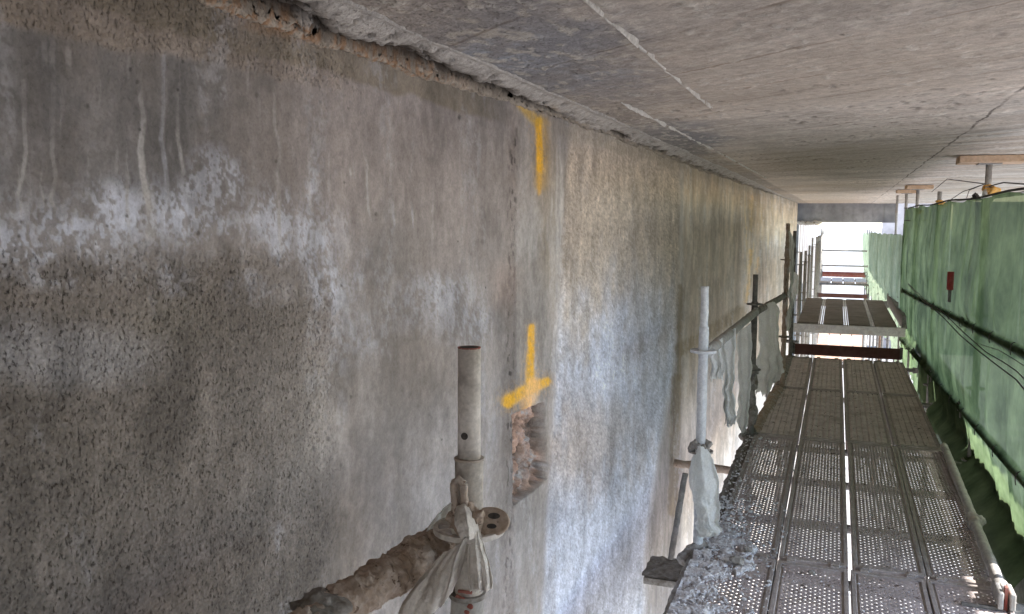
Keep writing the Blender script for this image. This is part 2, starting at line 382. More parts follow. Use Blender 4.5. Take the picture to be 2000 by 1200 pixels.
    # runs of lime water
    def run(pts, wd, c, k=.8):
        nonlocal col
        d, t = pl_dist(px + (L3 - .5) * 7, py, pts); wv = wd * (.7 + .6 * L2)
        col = blend(col, c, (1 - ss(wv * .55, wv * 1.25, d)) * k * (.30 + .70 * ss(0, .35, t)) * (1 - .6 * ss(.8, 1., t)) * (.55 + .75 * ss(.38, .60, MB_ * .6 + L3 * .4)))
    W1 = (.44, .43, .42); W2 = (.47, .48, .52)
    run([(272, 120), (275, 190), (282, 235), (275, 290), (280, 345), (290, 400), (288, 460)], 6, W1, .85)
    run([(288, 345), (298, 400), (300, 450), (290, 465)], 7, W1, .6)
    run([(320, 110), (318, 230), (315, 270), (325, 340), (327, 395), (315, 425), (317, 480), (320, 486)], 4.5, W2, .8)
    run([(346, 180), (348, 260), (354, 310), (358, 340)], 4, W1, .75)
    run([(536, 165), (536, 245), (545, 290), (541, 340), (544, 400), (550, 500)], 3.6, W1, .8)
    run([(50, 160), (52, 300), (44, 350), (30, 400)], 4.5, W1, .6)
    run([(108, 150), (104, 300), (110, 350), (100, 390), (112, 415)], 5, W1, .7)
    run([(85, 330), (80, 360), (88, 400)], 3, W1, .4)
    run([(600, 240), (603, 370), (612, 440), (618, 500)], 3, W1, .5)
    run([(706, 290), (716, 320), (718, 400), (724, 432)], 2.6, W1, .7)
    run([(682, 325), (684, 345)], 2.5, W1, .6)
    run([(768, 390), (770, 440), (766, 455)], 2.4, W2, .6)
    run([(805, 395), (808, 445)], 2.2, W2, .5)
    run([(640, 300), (642, 380)], 2.4, W1, .4)
    for k in range(46):
        x0 = random.uniform(0, 960); y0 = random.uniform(90, 420); ln = random.uniform(30, 150)
        run([(x0, y0), (x0 + random.uniform(-4, 4), y0 + ln * .5), (x0 + random.uniform(-6, 6), y0 + ln)], random.uniform(1.2, 3.2), W1, random.uniform(.12, .35))
    for (x0, y0) in ((103, 70), (135, 80), (88, 65)): run([(x0, y0), (x0 + 3, y0 + 60)], 6, W1, .5)
    # dark specks
    for k in range(60):
        x0 = random.uniform(20, 960); y0 = random.uniform(120, 1150); r = random.uniform(1.8, 4)
        m = ell(px, py, x0, y0, r, r * 1.3, .4); col = blend(col, (.09, .085, .08), m * .8)
    # centre panel
    cen = ss(690, 760, px + wob * .5) * (1 - ss(960, 1000, px)) * ss(430, 560, py)
    col = blend(col, (.285, .262, .248), cen * .5)
    for (cx, cy, rx, ry, c, k) in ((760, 480, 60, 60, (.24, .225, .215), .5), (850, 720, 90, 90, (.27, .235, .21), .5), (780, 900, 110, 110, (.36, .34, .33), .45),
                                   (850, 980, 90, 60, (.38, .38, .40), .35), (720, 950, 50, 120, (.25, .22, .20), .4), (900, 480, 90, 60, (.35, .315, .30), .4),
                                   (930, 380, 70, 90, (.34, .305, .29), .4), (620, 640, 50, 60, (.31, .27, .25), .3), (960, 900, 30, 160, (.36, .345, .34), .4)):
        col = blend(col, c, ell(px + wob * .8, py + wob * .8, cx, cy, rx, ry, .7) * k)
    # construction joint near px 1000 with honeycombed pits
    jc = 999 - (py - 600) * .012
    jt = np.exp(-((px - jc) / 13.) ** 2); col = blend(col, (.27, .235, .215), jt * (.3 + .5 * ss(.4, .65, L2))); rough = np.maximum(rough, jt * .5 * ss(240, 300, py))
    dots = ss(.63, .70, fbm(Y * 95, Z * 38, 2)) * np.exp(-((px - jc) / 9.) ** 2) * ss(230, 260, py); col = blend(col, (.07, .06, .055), np.clip(dots, 0, 1) * .9)
    col = blend(col, (.33, .265, .235), ell(px + wob * .3, py, 990, 560, 26, 46, .6) * .6)
    sp = ss(1004, 1012, px) * (1 - ss(1080, 1092, px + wob * .06)); col = blend(col, (.345, .325, .305), sp * .55)
    col = blend(col, (.30, .245, .165), ell(px, py, 1075, 400, 26, 150, .6) * .45 * sp)
    pale = ell(px + wob * .2, py, 1092, 400, 12, 140, .7) * (.4 + .8 * ss(.45, .6, ST2)); col = blend(col, (.50, .48, .45), np.clip(pale, 0, 1) * .8)
    pale = ell(px + wob * .4, py + wob * .4, 1055, 500, 42, 80, .8) * ss(.42, .6, L2); col = blend(col, (.44, .43, .42), pale * .6)
    run([(1112, 280), (1103, 470), (1096, 580), (1090, 600), (1082, 680), (1078, 760)], 2.5, (.52, .50, .49), .8)
    crease = np.exp(-((px - (1112 - (py - 300) * .055)) / 5.) ** 2) * ss(260, 330, py) * (1 - ss(1050, 1190, py)); col = blend(col, (.25, .225, .20), crease * .55)
    # right panel, coarse and pale
    rp = ss(1108 - 8, 1108 + 8, px + (py - 300) * .055 + wob * .06) * (1 - ss(1318, 1338, px + ss(560, 1150, py) * 70 + wob * .1))
    col = blend(col, (.415, .362, .305), rp * .92); rough = np.maximum(rough, rp * .8)
    col = blend(col, (.30, .255, .205), rp * ell(px + wob, py + wob, 1180, 320, 60, 60, .8) * .5)
    col = blend(col, (.43, .47, .55), rp * ss(500, 800, py + wob * 1.8 + (MA - .5) * 300) * .85)  # cool skylight low on the panel, put into the colour
    col = blend(col, (.46, .50, .60), rp * ell(px + wob, py + wob, 1230, 680, 90, 130, .8) * .6)  # brighter pool of the same painted skylight
    col = blend(col, (.335, .265, .205), ell(px + wob, py + wob, 1120, 880, 60, 90, .8) * .65)
    col = blend(col, (.31, .27, .24), ell(px + wob, py + wob, 1205, 850, 55, 60, .8) * .6)
    col = blend(col, (.36, .32, .28), ell(px + wob, py + wob, 1130, 600, 40, 90, .8) * .4)
    col *= (1 + rp * ((L3 - .5) * .45 + (L4 - .5) * .7) + rp * (ST2 - .5) * .15)[..., None]
    mor = ell(px + wob * .3, py + wob * .3, 1170, 252, 90, 34, .4); col = blend(col, (.40, .37, .335), mor * .7)
    # farther panels: long vertical streaks
    fp = ss(1326, 1340, px); s1 = fbm(px * .055, py * .004 + 3, 4, .6); s2 = fbm(px * .16 + 7, py * .006, 3, .6)
    col = blend(col, (.335, .285, .225), fp * .85)
    col = blend(col, (.25, .20, .145), fp * ss(.48, .62, s1) * .75)
    col = blend(col, (.385, .365, .335), fp * ss(.50, .62, s2) * .6)
    col = blend(col, (.37, .33, .295), fp * ell(px, py, 1400, 540, 60, 150, .6) * .7)
    col = blend(col, (.42, .33, .17), fp * ss(.6, .7, s2) * ell(px, py, 1480, 430, 40, 80, .8) * .7)
    col = blend(col, (.36, .35, .345), fp * ss(640, 800, py + wob) * .5)
    seam = np.exp(-((px - 1331) / 4.) ** 2) * (1 - ss(620, 700, py)); col = blend(col, (.42, .41, .40), seam * .5)
    # painted shadow strips of the white post and its rail
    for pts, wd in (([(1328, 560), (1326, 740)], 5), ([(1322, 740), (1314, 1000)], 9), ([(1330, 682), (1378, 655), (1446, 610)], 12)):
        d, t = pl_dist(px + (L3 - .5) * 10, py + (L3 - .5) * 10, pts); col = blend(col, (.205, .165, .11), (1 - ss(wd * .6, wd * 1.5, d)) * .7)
    # olive band just under the slab, and the pale band under it
    hz = Z + (L2 - .5) * .05; band = ss(1.945, 1.962, hz) * (1 - ss(2.5, 3.0, Y)); col = blend(col, (.225, .195, .150), band * .85)
    band = ss(1.955, 1.99, hz) * ss(3.2, 3.8, Y); col = blend(col, (.27, .235, .185), band * .6)
    ru = ell(px, py + wob * .1, 640, 45, 150, 30, .6) * ss(1.985, 2.0, Z + (L3 - .5) * .03); col = blend(col, (.40, .23, .11), np.clip(ru, 0, 1) * .7)
    # survey marks sprayed in yellow
    YC = (.86, .47, .035)
    def spray(pts, w0, w1, k=.95, c=YC, soft=.5):
        nonlocal col
        d, t = pl_dist(px + (L3 - .5) * 5, py + (L3 - .5) * 5, pts); wv = w0 + (w1 - w0) * t
        pt = (1 - ss(wv * (1 - soft), wv * (1 + soft), d)) * k * (.68 + .32 * ss(.38, .52, L4 * .5 + L3 * .5)); halo = np.exp(-(d / (wv * 1.9)) ** 2) * .22 * k
        col = blend(col, c, np.maximum(pt, halo * ss(.4, .6, L4)))
    spray([(1058, 238), (1058, 300), (1055, 360)], 12, 12, .50, (.60, .37, .08), .9)
    spray([(1051, 238), (1052, 290), (1052, 330)], 7, 6, .95); spray([(1052, 325), (1052, 378)], 6, 4, .55, YC, .9)
    spray([(1003, 196), (1022, 214), (1048, 236)], 4, 11, .7, (.66, .42, .07), .7)
    spray([(1039, 638), (1038, 690), (1036, 745)], 6, 9)
    spray([(993, 784), (1016, 770), (1040, 757), (1068, 746)], 13, 9, .93)
    spray([(992, 790), (996, 776)], 7, 6, .7); spray([(1030, 792), (1044, 752)], 13, 14, .85, (.84, .50, .20))
    spray([(1466, 490), (1463, 550), (1457, 590)], 3.5, 3, .45, (.6, .38, .08)); spray([(1482, 505), (1480, 530)], 3, 3, .3, (.6, .38, .08)); spray([(1468, 385), (1466, 450)], 3, 3, .22, (.55, .38, .12))
    # relief
    dx = (L3 - .5) * (.0015 + .0022 * rough) + (L4 - .5) * (.0008 + .0034 * rough) + (L1 - .5) * .012
    dx += rp * .004 - crease * .004 + jt * (L3 - .5) * .008 + R1 * .002
    # chiselled-out recess
    def inside(pts, s):
        m = np.ones(px.shape)
        for i in range(len(pts)):
            (ax, ay), (bx, by) = pts[i], pts[(i + 1) % len(pts)]; L = math.hypot(bx - ax, by - ay)
            m = np.minimum(m, ss(-s, s, ((bx - ax) * (py - ay) - (by - ay) * (px - ax)) / L + (L3 - .5) * 3.5))
        return m
    rec = inside([(1002, 810), (1063, 786), (1069, 935), (1040, 962), (1003, 986)], .7)
    cl = fbm(Y * 20 + 2, Z * 17, 4, .6); rg = np.abs(fbm(Y * 14 + 8, Z * 14, 3) - .5) * 2
    dx = dx * (1 - rec) - rec * (.018 + .036 * ss(.3, .7, cl) + .012 * L4 + .014 * L3)
    col = blend(col, (.33, .225, .175), rec); col *= (1 + rec * (-(ss(.3, .7, cl) - .45) * 1.1 + (L3 - .5) * .7 + (L4 - .5) * .4))[..., None]  # deeper hollows darkened in the colour, as shade
    col = blend(col, (.42, .41, .40), rec * ss(.62, .7, L3)); rough = np.maximum(rough * (1 - rec), rec * .5)
    # mottling: damp and dry patches over everything
    iso = fbm(Y * 9 + 31, Z * 9 + 8, 5, .6); sk = np.clip(rp, 0, 1)
    mott = 1 + (ss(.38, .62, MA) - .5) * (.26 - .14 * sk) + (ss(.36, .64, MB_) - .5) * (.22 - .16 * sk) + (ST2 - .5) * .16 * (1 - sk) + (ss(.35, .65, iso) - .5) * .22 * sk
    yl = (col[..., 0] > .5) & (col[..., 2] < .2); mott = np.where(yl, 1 + (mott - 1) * .3, mott)
    col *= mott[..., None]
    wet = ss(.56, .68, fbm(Y * 3.3 + 70, Z * 1.5, 5, .6)) * (1 - ss(1500, 1560, px)); col = blend(col, (.20, .175, .155), wet * .35 * (1 - yl))
    dry = ss(.57, .66, fbm(Y * 6 + 90, Z * 2.2 + 4, 5, .66)) * ss(.4, .6, L3 * .6 + L4 * .4); col = blend(col, (.43, .43, .445), dry * .40 * (1 - yl) * (1 - .6 * sk))
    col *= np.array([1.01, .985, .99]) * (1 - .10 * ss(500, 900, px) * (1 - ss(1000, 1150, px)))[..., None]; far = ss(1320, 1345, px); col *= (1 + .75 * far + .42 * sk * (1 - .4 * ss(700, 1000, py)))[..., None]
    P[..., 0] = WX + dx
    root = thing('abutment_wall', 'tall streaked grey concrete wall with yellow sprayed marks running along the scaffold', 'wall', (0, 0, 0))
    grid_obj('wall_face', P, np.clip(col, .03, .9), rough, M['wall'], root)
    MB().box(WX - 1.2, WX - .13, -14, WALL_END, GZ - .1, CZ + .05).build('wall_core', M['concrete'], root)
    MB().box(WX - .13, WX - .004, WALL_END - .02, WALL_END, GZ - .1, CZ + .05).build('wall_end', M['concrete'], root)
    return root
wall = build_wall()

# ------------------------------------------------------------------ bridge slab overhead
def build_slab():
    Ys = np.concatenate([[-14, -4, -1, .2, .7], np.geomspace(1.0, 26.9, 620), [SLAB_END]])
    Xs = np.concatenate([np.linspace(WX - .1, -.4, 90, endpoint=False), np.linspace(-.4, 1.3, 190, endpoint=False), np.linspace(1.3, SLAB_R, 30)])
    Y, X = np.meshgrid(Ys, Xs, indexing='ij'); P = np.zeros(Y.shape + (3,))
    a = math.radians(48); bx = X * math.cos(a) + Y * math.sin(a); by = -X * math.sin(a) + Y * math.cos(a)
    L1 = fbm(X * 1.6 + 30, Y * 1.6, 5); L2 = fbm(X * 6 + 30, Y * 6, 5); L3 = fbm(X * 24, Y * 24, 3)
    BD = vn(np.floor(bx / .38) * 7.3, np.floor(by / 2.6) * 3.1 + 2)
    col = np.zeros(Y.shape + (3,)); col[:] = (.53, .455, .388)
    col *= (1 + (L1 - .5) * .45 + (L2 - .5) * .35 + (L3 - .5) * .25 + (BD - .5) * .16)[..., None]
    px, py = proj(X, np.maximum(Y, 1.), np.full(Y.shape, CZ)); wob = (L2 - .5) * 80
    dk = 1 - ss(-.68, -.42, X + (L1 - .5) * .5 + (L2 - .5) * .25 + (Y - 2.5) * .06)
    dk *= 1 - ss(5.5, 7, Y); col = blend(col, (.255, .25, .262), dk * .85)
    bl = ell(px + wob, py + wob * .5, 960, 100, 110, 45, .7) + ell(px + wob, py + wob * .5, 1180, 150, 100, 30, .7) * .9
    col = blend(col, (.36, .38, .42), np.clip(bl, 0, 1) * ss(.42, .58, L3 * .5 + L2 * .5) * .7)
    rough = np.clip(.15 + dk * .6, 0, 1)
    # brown stained plaster stripe by the wall farther on
    st = (1 - ss(-.80, -.76, X + (L2 - .5) * .05)) * ss(4, 5, Y); col = blend(col, (.24, .215, .195), st * .6)
    pal = ss(1.0, 2.0, X + (L1 - .5)); col = blend(col, (.52, .50, .47), pal * .6)
    sp = ss(.64, .70, fbm(X * 30 + 5, Y * 18, 2)) * (1 - ss(2.2, 3.2, Y * .5 + X)); col = blend(col, (.60, .54, .46), np.clip(sp, 0, 1) * .6)
    tan = ss(.45, .65, fbm(bx * .9 + 4, by * .35, 4)); col = blend(col, (.46, .375, .295), tan * .55)
    wh = ss(.50, .62, fbm(bx * 9 + 4, by * 1.3, 4, .6)) * ss(.3, 1.0, X); col = blend(col, (.70, .68, .64), wh * .6)
    bk = ss(.60, .68, fbm(bx * 16 + 44, by * 2.0, 4, .65)) * ss(0, .8, X); col = blend(col, (.22, .20, .18), bk * .5)
    pk = ss(.68, .76, fbm(X * 42 + 9, Y * 42 + 2, 2)) * ss(.42, .6, L2); col = blend(col, (.62, .57, .50), pk * .55)
    hk = ss(.70, .77, fbm(X * 36 + 70, Y * 22 + 12, 2)) * ss(.45, .6, L1); col = blend(col, (.17, .15, .13), hk * .6)
    step = (np.floor(bx / .38) % 2) * .0025 - pk * .004 + hk * .004
    P[..., 0] = X; P[..., 1] = Y; P[..., 2] = CZ + (L3 - .5) * (.003 + .004 * dk) + (L1 - .5) * .01 + step
    P = P[:, ::-1]
    root = thing('bridge_slab', 'board-marked grey concrete underside of the bridge above the walkway', 'bridge slab', (0, 0, 0))
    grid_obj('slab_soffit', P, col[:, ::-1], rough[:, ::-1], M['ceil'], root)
    MB().box(WX - 1.2, SLAB_R + .02, -14, SLAB_END, CZ + .03, CZ + .8).build('slab_body', M['concrete'], root)
    m = MB().box(SLAB_R - .02, SLAB_R + .25, -14, SLAB_END, CZ - .02, CZ + 1.0); m.build('edge_beam', M['concrete'], root)
    # ridges of squeezed-out mortar along the shutter joints
    def ridge(pts, wd, hgt, nm='mortar_ridge'):
        mb = MB(); pts = [Vector(p) for p in pts]; N = 150; rows = []
        for i in range(N + 1):
            t = i / N * (len(pts) - 1); k = min(int(t), len(pts) - 2); p = pts[k].lerp(pts[k + 1], t - k)
            q = mn.fractal(p * 22, .8, 2, 4); q2 = mn.fractal(p * 9 + Vector((3, 3, 3)), .8, 2, 3)
            e = math.sin(min(1, i / 10) * math.pi / 2) * math.sin(min(1, (N - i) / 10) * math.pi / 2)
            wv = wd * (.75 + .8 * max(-.5, q)) * (.3 + .7 * e); hv = hgt * (.7 + 1.2 * max(-.4, q2)) * e
            cx = p.x + q2 * .010
            rows.append([(cx - wv, p.y, CZ + .012), (cx - wv * .6, p.y, CZ - hv * .8), (cx + wv * .1, p.y, CZ - hv), (cx + wv * .7, p.y, CZ - hv * .6), (cx + wv, p.y, CZ + .012)])
        for i, r in enumerate(rows): mb.v += r
        for i in range(N):
            for k in range(4): mb.f.append((i * 5 + k, i * 5 + k + 1, i * 5 + 6 + k, i * 5 + 5 + k))
        return mb.build(nm, M['mortar'], root)
    ridge([(-.475, 1.5, CZ), (-.475, 3.1, CZ), (-.47, 3.55, CZ)], .0055, .010)
    ridge([(-.765, 3.3, CZ), (-.75, 4.2, CZ), (-.74, 5.7, CZ)], .007, .012)
    ridge([(-.74, 5.9, CZ), (-.73, 10, CZ)], .008, .008)
    return root
slab = build_slab()
# downstand end beam
bm_ = thing('end_beam', 'deep blue-grey concrete beam hanging below the slab at the bright far opening', 'beam', (0, SLAB_END, 0))
MB().box(WX - .15, 1.52, .003, .55, 1.54, CZ + .4).build('beam_body', M['lintel'], bm_)
m_ = MB()
for k in range(9): m_.box(-.95 + k * .27 + random.uniform(-.02, .02), -.95 + k * .27 + .02, -.006, .003, 1.56, CZ - .03)
m_.build('shutter_fin', M['lintel'], bm_)
m_ = MB().tube([(WX - .05, -.05, 1.53), (-.8, -.1, 1.50), (-.42, -.05, 1.54)], .05, 10, .04, 9, rings=14); m_.build('broken_edge', M['mortar'], bm_, True)

# irregular mortar ledge in the corner of wall and slab
def build_ledge():
    Ys = np.concatenate([np.linspace(-2, 1.2, 20, endpoint=False), np.geomspace(1.2, WALL_END, 1100)])
    nu = 30; u = np.linspace(0, 1, nu); Y, U = np.meshgrid(Ys, u, indexing='ij')
    n1 = fbm(Y * 3.1 + 7, U * 0 + 2.2, 4); n2 = fbm(Y * 16, U * 5, 4, .6); n3 = fbm(Y * 55, U * 16, 3, .6)
    fade = 1 - ss(9, 20, Y) * .6
    wdt = (.145 + (n1 - .5) * .03) * fade; hg = (.046 + .020 * (1 - ss(2.5, 3.0, Y)) + (fbm(Y * 2.3, U * 0 + 9, 3) - .5) * .04) * fade
    a = U * math.pi / 2
    # from wall (u=0, below slab by hg) round to the slab (u=1, out by wdt)
    X = WX - .015 + wdt * U ** 1.3; Z = CZ + .012 - hg * (1 - U) ** .75 - .012 * np.sin(U * math.pi)
    nf = fbm(Y * 70, U * 9, 4, .65); nb = fbm(Y * 11 + 3, U * 3.0, 4, .6)
    near = 1 - ss(2.7, 3.3, Y)
    line = .44 + (fbm(Y * 4, U * 0 + 1, 4) - .5) * .30                     # where the crack runs in the profile
    wd = .06 + .05 * near + .14 * fbm(Y * 7 + 5, U * 0 + 3, 3) * (.35 + .65 * near)
    cav = np.exp(-((U - line + (nf - .5) * .22) / wd) ** 2) * np.clip(ss(.36, .50, nb) + near * ss(.22, .40, nb), 0, 1)
    cav = np.maximum(cav, .9 * ss(.58, .66, fbm(Y * 20, U * 5 + 8, 4, .65)) * np.exp(-((U - .55) / .22) ** 2))
    cav *= 1 - .8 * np.exp(-((Y - 3.75) / .40) ** 2)
    qq = 1 - .8 * ss(.5, .9, U); X = X - cav * .040 + ((n2 - .5) * .020 + (n3 - .5) * .016 + (nf - .5) * .014) * qq; Z = Z + cav * .040 + ((n2 - .5) * .016 + (n3 - .5) * .014 + (nf - .5) * .010) * qq
    col = np.zeros(Y.shape + (3,)); col[:] = (.43, .39, .35); col *= (1 + (n2 - .5) * .5 + (nf - .5) * .5)[..., None]
    X = np.where(U > .02, np.maximum(X, WX + .007 + .010 * np.clip((U - .02) * 8, 0, 1)), WX - .02); Z = np.where(U < .98, np.minimum(Z, CZ - .004), CZ + .02)
    lowc = 1 - ss(line - .06, line + .04, U)
    col = blend(col, (.36, .30, .235), lowc * .8)
    col = blend(col, (.34, .19, .10), lowc * (1 - ss(2.0, 2.7, Y)) * ss(.40, .58, nf) * .85)
    col = blend(col, (.055, .040, .030), np.clip(cav * 1.4, 0, 1) * .93)  # cavities painted near-black, standing in for shade inside the crack
    P = np.stack([X, Y, Z], -1)
    o = grid_obj('mortar_ledge', P, np.clip(col, .02, .8), np.full(Y.shape, .55), M['wall'], wall)
build_ledge()

# ------------------------------------------------------------------ scaffold planks
def sheet_perforated(L, W=.255):
    mb = MB(); nx = 13; cx = W / nx; ny = int(L / .0195); cy_ = L / ny; r = .0050; V = mb.v; Fc = mb.f
    gid = {}
    def gv(i, j, z=0):
        k = (i, j)
        if k not in gid: gid[k] = len(V); V.append((-W / 2 + i * cx / 2, j * cy_ / 2, 0))
        return gid[k]
    for i in range(nx):
        for j in range(ny):
            c = [gv(2 * i, 2 * j), gv(2 * i + 2, 2 * j), gv(2 * i + 2, 2 * j + 2), gv(2 * i, 2 * j + 2)]
            if (i + j) % 2 or j < 3 or j > ny - 4 or (i % 5 == 4 and j % 4 < 2 and False):
                Fc.append(tuple(c)); continue
            x = -W / 2 + (i + .5) * cx; y = (j + .5) * cy_; b = len(V)
            for k in range(8):
                a = (k + .5) * math.pi / 4 - math.pi * .75 - math.pi / 8; V.append((x + r * math.cos(a), y + r * 1.15 * math.sin(a), -.0006))
            for k in range(8): V.append((V[b + k][0], V[b + k][1], -.0019))
            for k in range(8): Fc.append((b + k, b + (k + 1) % 8, b + 8 + (k + 1) % 8, b + 8 + k))
            for k in range(4):
                h0 = b + 2 * k; h1 = b + 2 * k + 1; h2 = b + (2 * k + 2) % 8
                Fc.append((c[k], c[(k + 1) % 4], h2, h1)); Fc.append((c[k], h1, h0))
    return mb
def sheet_ribbed(L, W=.255, chevron=False):
    mb = MB(); n = 6; xs = []
    for k in range(n):
        x0 = -W / 2 + k * W / n; xs += [(x0 + .002, -.007), (x0 + .007, -.007), (x0 + .010, 0), (x0 + W / n - .002, 0)]
    xs = [(-W / 2, 0)] + xs + [(W / 2, 0)]; ny = 2
    for y in (0, L): mb.v += [(x, y, z) for x, z in xs]
    q = len(xs)
    for i in range(q - 1): mb.f.append((i, i + 1, q + i + 1, q + i))
    for k in range(n):
        xc = -W / 2 + (k + .5) * W / n + .003; st = .045 if chevron else .16; y = .05
        while y < L - .05:
            b = len(mb.v)
            if chevron:
                h = .0045
                mb.v += [(xc - .014, y + .012, .0005), (xc, y, .0005), (xc + .014, y + .012, .0005), (xc + .014, y + .022, .0005), (xc, y + .011, h), (xc - .014, y + .022, .0005)]
                mb.f += [(b, b + 1, b + 4, b + 5), (b + 1, b + 2, b + 3, b + 4)]
            else:
                xg = -W / 2 + k * W / n + .0045; mb.v += [(xg - .006, y, .001), (xg + .006, y, .001), (xg + .006, y + .022, .001), (xg - .006, y + .022, .001)]
                mb.f += [(b, b + 1, b + 2, b + 3)]
            y += st
    return mb
W_ = .318
def make_plank(kind, L, label, loc, group):
    t = thing('scaffold_plank', label, 'scaffold plank', loc, group); L2 = L - .03
    if kind == 'perforated': o = sheet_perforated(L2).build('perforated_sheet', M['plank'], t)
    else:
        o = sheet_ribbed(L2, chevron=(kind == 'chevron')).build('ribbed_sheet', M['plankrib'], t)
    for s in (-1, 1):
        mb = MB()   # folded steel edge: lip, groove, outer flange and web
        prof = [(.1275, 0), (.131, -.005), (.137, -.005), (.141, .004), (.156, .004), (.159, 0), (.159, -.066), (.140, -.066)]
        for y in (0, L2): mb.v += [(s * x, y, z) for x, z in prof]
        n = len(prof)
        for i in range(n - 1): mb.f.append((i, i + 1, n + i + 1, n + i) if s > 0 else (i + 1, i, n + i, n + i + 1))
        mb.build('edge_rail', M['plankedge'], t)
    for y in (0, L2 - .035):
        hk = MB().box(-.15, .15, y, y + .035, -.03, .005).build('end_cap', M['plankedge'], t, bevel=.003)
        for x in (-.10, .10): MB().box(x - .02, x + .02, y - .02 if y == 0 else y + .02, y + .015 if y == 0 else y + .058, -.05, .012).build('hook', M['plankedge'], hk, bevel=.003)
    return t
gaps = {0: (.01, .01, .01), 1: (.012, .009, .006), 2: (.010, .021, .004), 3: (.011, .011, .015), 4: (.011, .013, .016)}
def lane_x(r, k):
    x = -.045
    for q in range(1, k): x += W_ + gaps[r][q]
    return x if k else x - W_ - gaps[r][0]
lanes = [0, 1, 2, 3]
lane_name = ['beside the wall', 'second from the wall', 'third from the wall', 'beside the green netting']
row_name = {1: 'in the bottom row', 2: 'in the long row after the first joint', 3: 'in the third row', 4: 'ending at the red toe board', 0: 'in the row below the camera'}
kinds = {0: ['perforated'] * 4, 1: ['perforated'] * 4, 2: ['perforated'] * 4, 3: ['ribbed', 'chevron', 'chevron', 'ribbed'], 4: ['ribbed', 'ribbed', 'ribbed', 'ribbed']}
protos = {}
for r in (1, 2, 3, 4, 0):
    y0, y1 = JY[r], JY[r + 1]; L = y1 - y0
    for k, x in enumerate(lanes):
        kd = kinds[r][k]; key = (kd, round(L, 2)); mat_name = {'perforated': 'perforated', 'ribbed': 'grooved', 'chevron': 'raised-chevron'}[kd]
        x = lane_x(r, k) + random.uniform(-.0015, .0015); loc = (x, y0 + .015, random.uniform(-.002, .002))
        lab = f'dusty {mat_name} steel plank {lane_name[k]}, {row_name[r]}'
        if key in protos:
            reg(None) if protos[key].name not in kids else None
            o = copy_tree(protos[key], loc)
        else: o = make_plank(kd, L, lab, loc, 'steel planks of the walkway'); protos[key] = o; reg(None)
        o['label'] = lab; o.rotation_euler.z = random.uniform(-.0012, .0012)

# ------------------------------------------------------------------ standards, ledgers and rails
ROS = [1.0, .5, 0., -.5, -1., -2., -3., -4.]
def make_standard(x, y, top, spig, label, group, mat='tube', rosz=ROS, r=.0242, nz=.0, base=True, dirt=None, smat=None):
    t = thing('scaffold_standard', label, 'scaffold post', (x, y, 0), group)
    MB().tube([(0, 0, GZ + .05), (0, 0, -.2), (0, 0, spig)], r, 16, nz, 26, rings=None if not nz else 160).build('tube', M[mat], t, True)
    sp = MB().tube([(0, 0, spig - .02), (0, 0, top)], .0192, 16, nz * .8, 30, rings=None if not nz else 24).build('spigot', M[smat or mat], t, True)
    if base:
        MB().box(-.075, .075, -.075, .075, GZ, GZ + .01).tube([(0, 0, GZ + .01), (0, 0, GZ + .3)], .018, 10).build('base_plate', M['tubedark'], t)
    for z in rosz:
        rosette((0, 0, z), t, 'crustgrey' if nz and z < .9 else mat)
    return t
def rosette(c, parent, mat, R=.061):
    # disc with eight openings: hub ring, rim ring and spokes
    mb = MB().ring(c, .022, .034, -.004, .005, 24).ring(c, R - .008, R, -.004, .005, 24)
    c = Vector(c)
    for k in range(8):
        a = k * math.pi / 4; d = Vector((math.cos(a), math.sin(a), 0)); e = Vector((-d.y, d.x, 0)) * (.006 if k % 2 else .011); b = len(mb.v)
        for z in (-.0035, .0045):
            for p, q in ((.030, -1), (.030, 1), (R - .005, 1), (R - .005, -1)): mb.v.append(tuple(c + d * p + e * q + Vector((0, 0, z))))
        mb.f += [tuple(b + i for i in q) for q in ((3, 2, 1, 0), (4, 5, 6, 7), (0, 1, 5, 4), (2, 3, 7, 6), (1, 2, 6, 5), (3, 0, 4, 7))]
    return mb.build('rosette', M[mat], parent)
def ledger(p0, p1, label, cat='scaffold tube', mat='tube', r=.0242, nz=0., ns=18, group=None, heads=True, name='ledger_tube', rings=60, rfun=None):
    p0, p1 = Vector(p0), Vector(p1); t = thing(name, label, cat, p0, group); d = (p1 - p0); u = d.normalized()
    MB().tube([(0, 0, 0), tuple(d)], rfun or r, 14, nz, ns, rings=rings if nz else None).build('tube', M[mat], t, True)
    if heads:
        for a, s in ((Vector((0, 0, 0)), -1), (d, 1)):
            mb = MB(); c = a + u * s * .012; n = u.cross(Vector((0, 0, 1))).normalized() * .015
            b = len(mb.v)
            for h in (-.036, .036):
                for q, m in ((-.03, -1), (-.03, 1), (.03, 1), (.03, -1)): mb.v.append(tuple(c + u * q * s + n * m + Vector((0, 0, h * (1 if q < 0 else .72)))))
            mb.f += [tuple(b + i for i in q) for q in ((3, 2, 1, 0), (4, 5, 6, 7), (0, 1, 5, 4), (2, 3, 7, 6), (1, 2, 6, 5), (3, 0, 4, 7))]
            mb.build('ledger_head', M[mat], t, bevel=.004)
            wv = c + u * s * .02; MB().box(wv.x - .004, wv.x + .004, wv.y - .010, wv.y + .010, wv.z - .075, wv.z + .06).build('wedge', M[mat], t)
    return t
GL = 'standards along the wall'
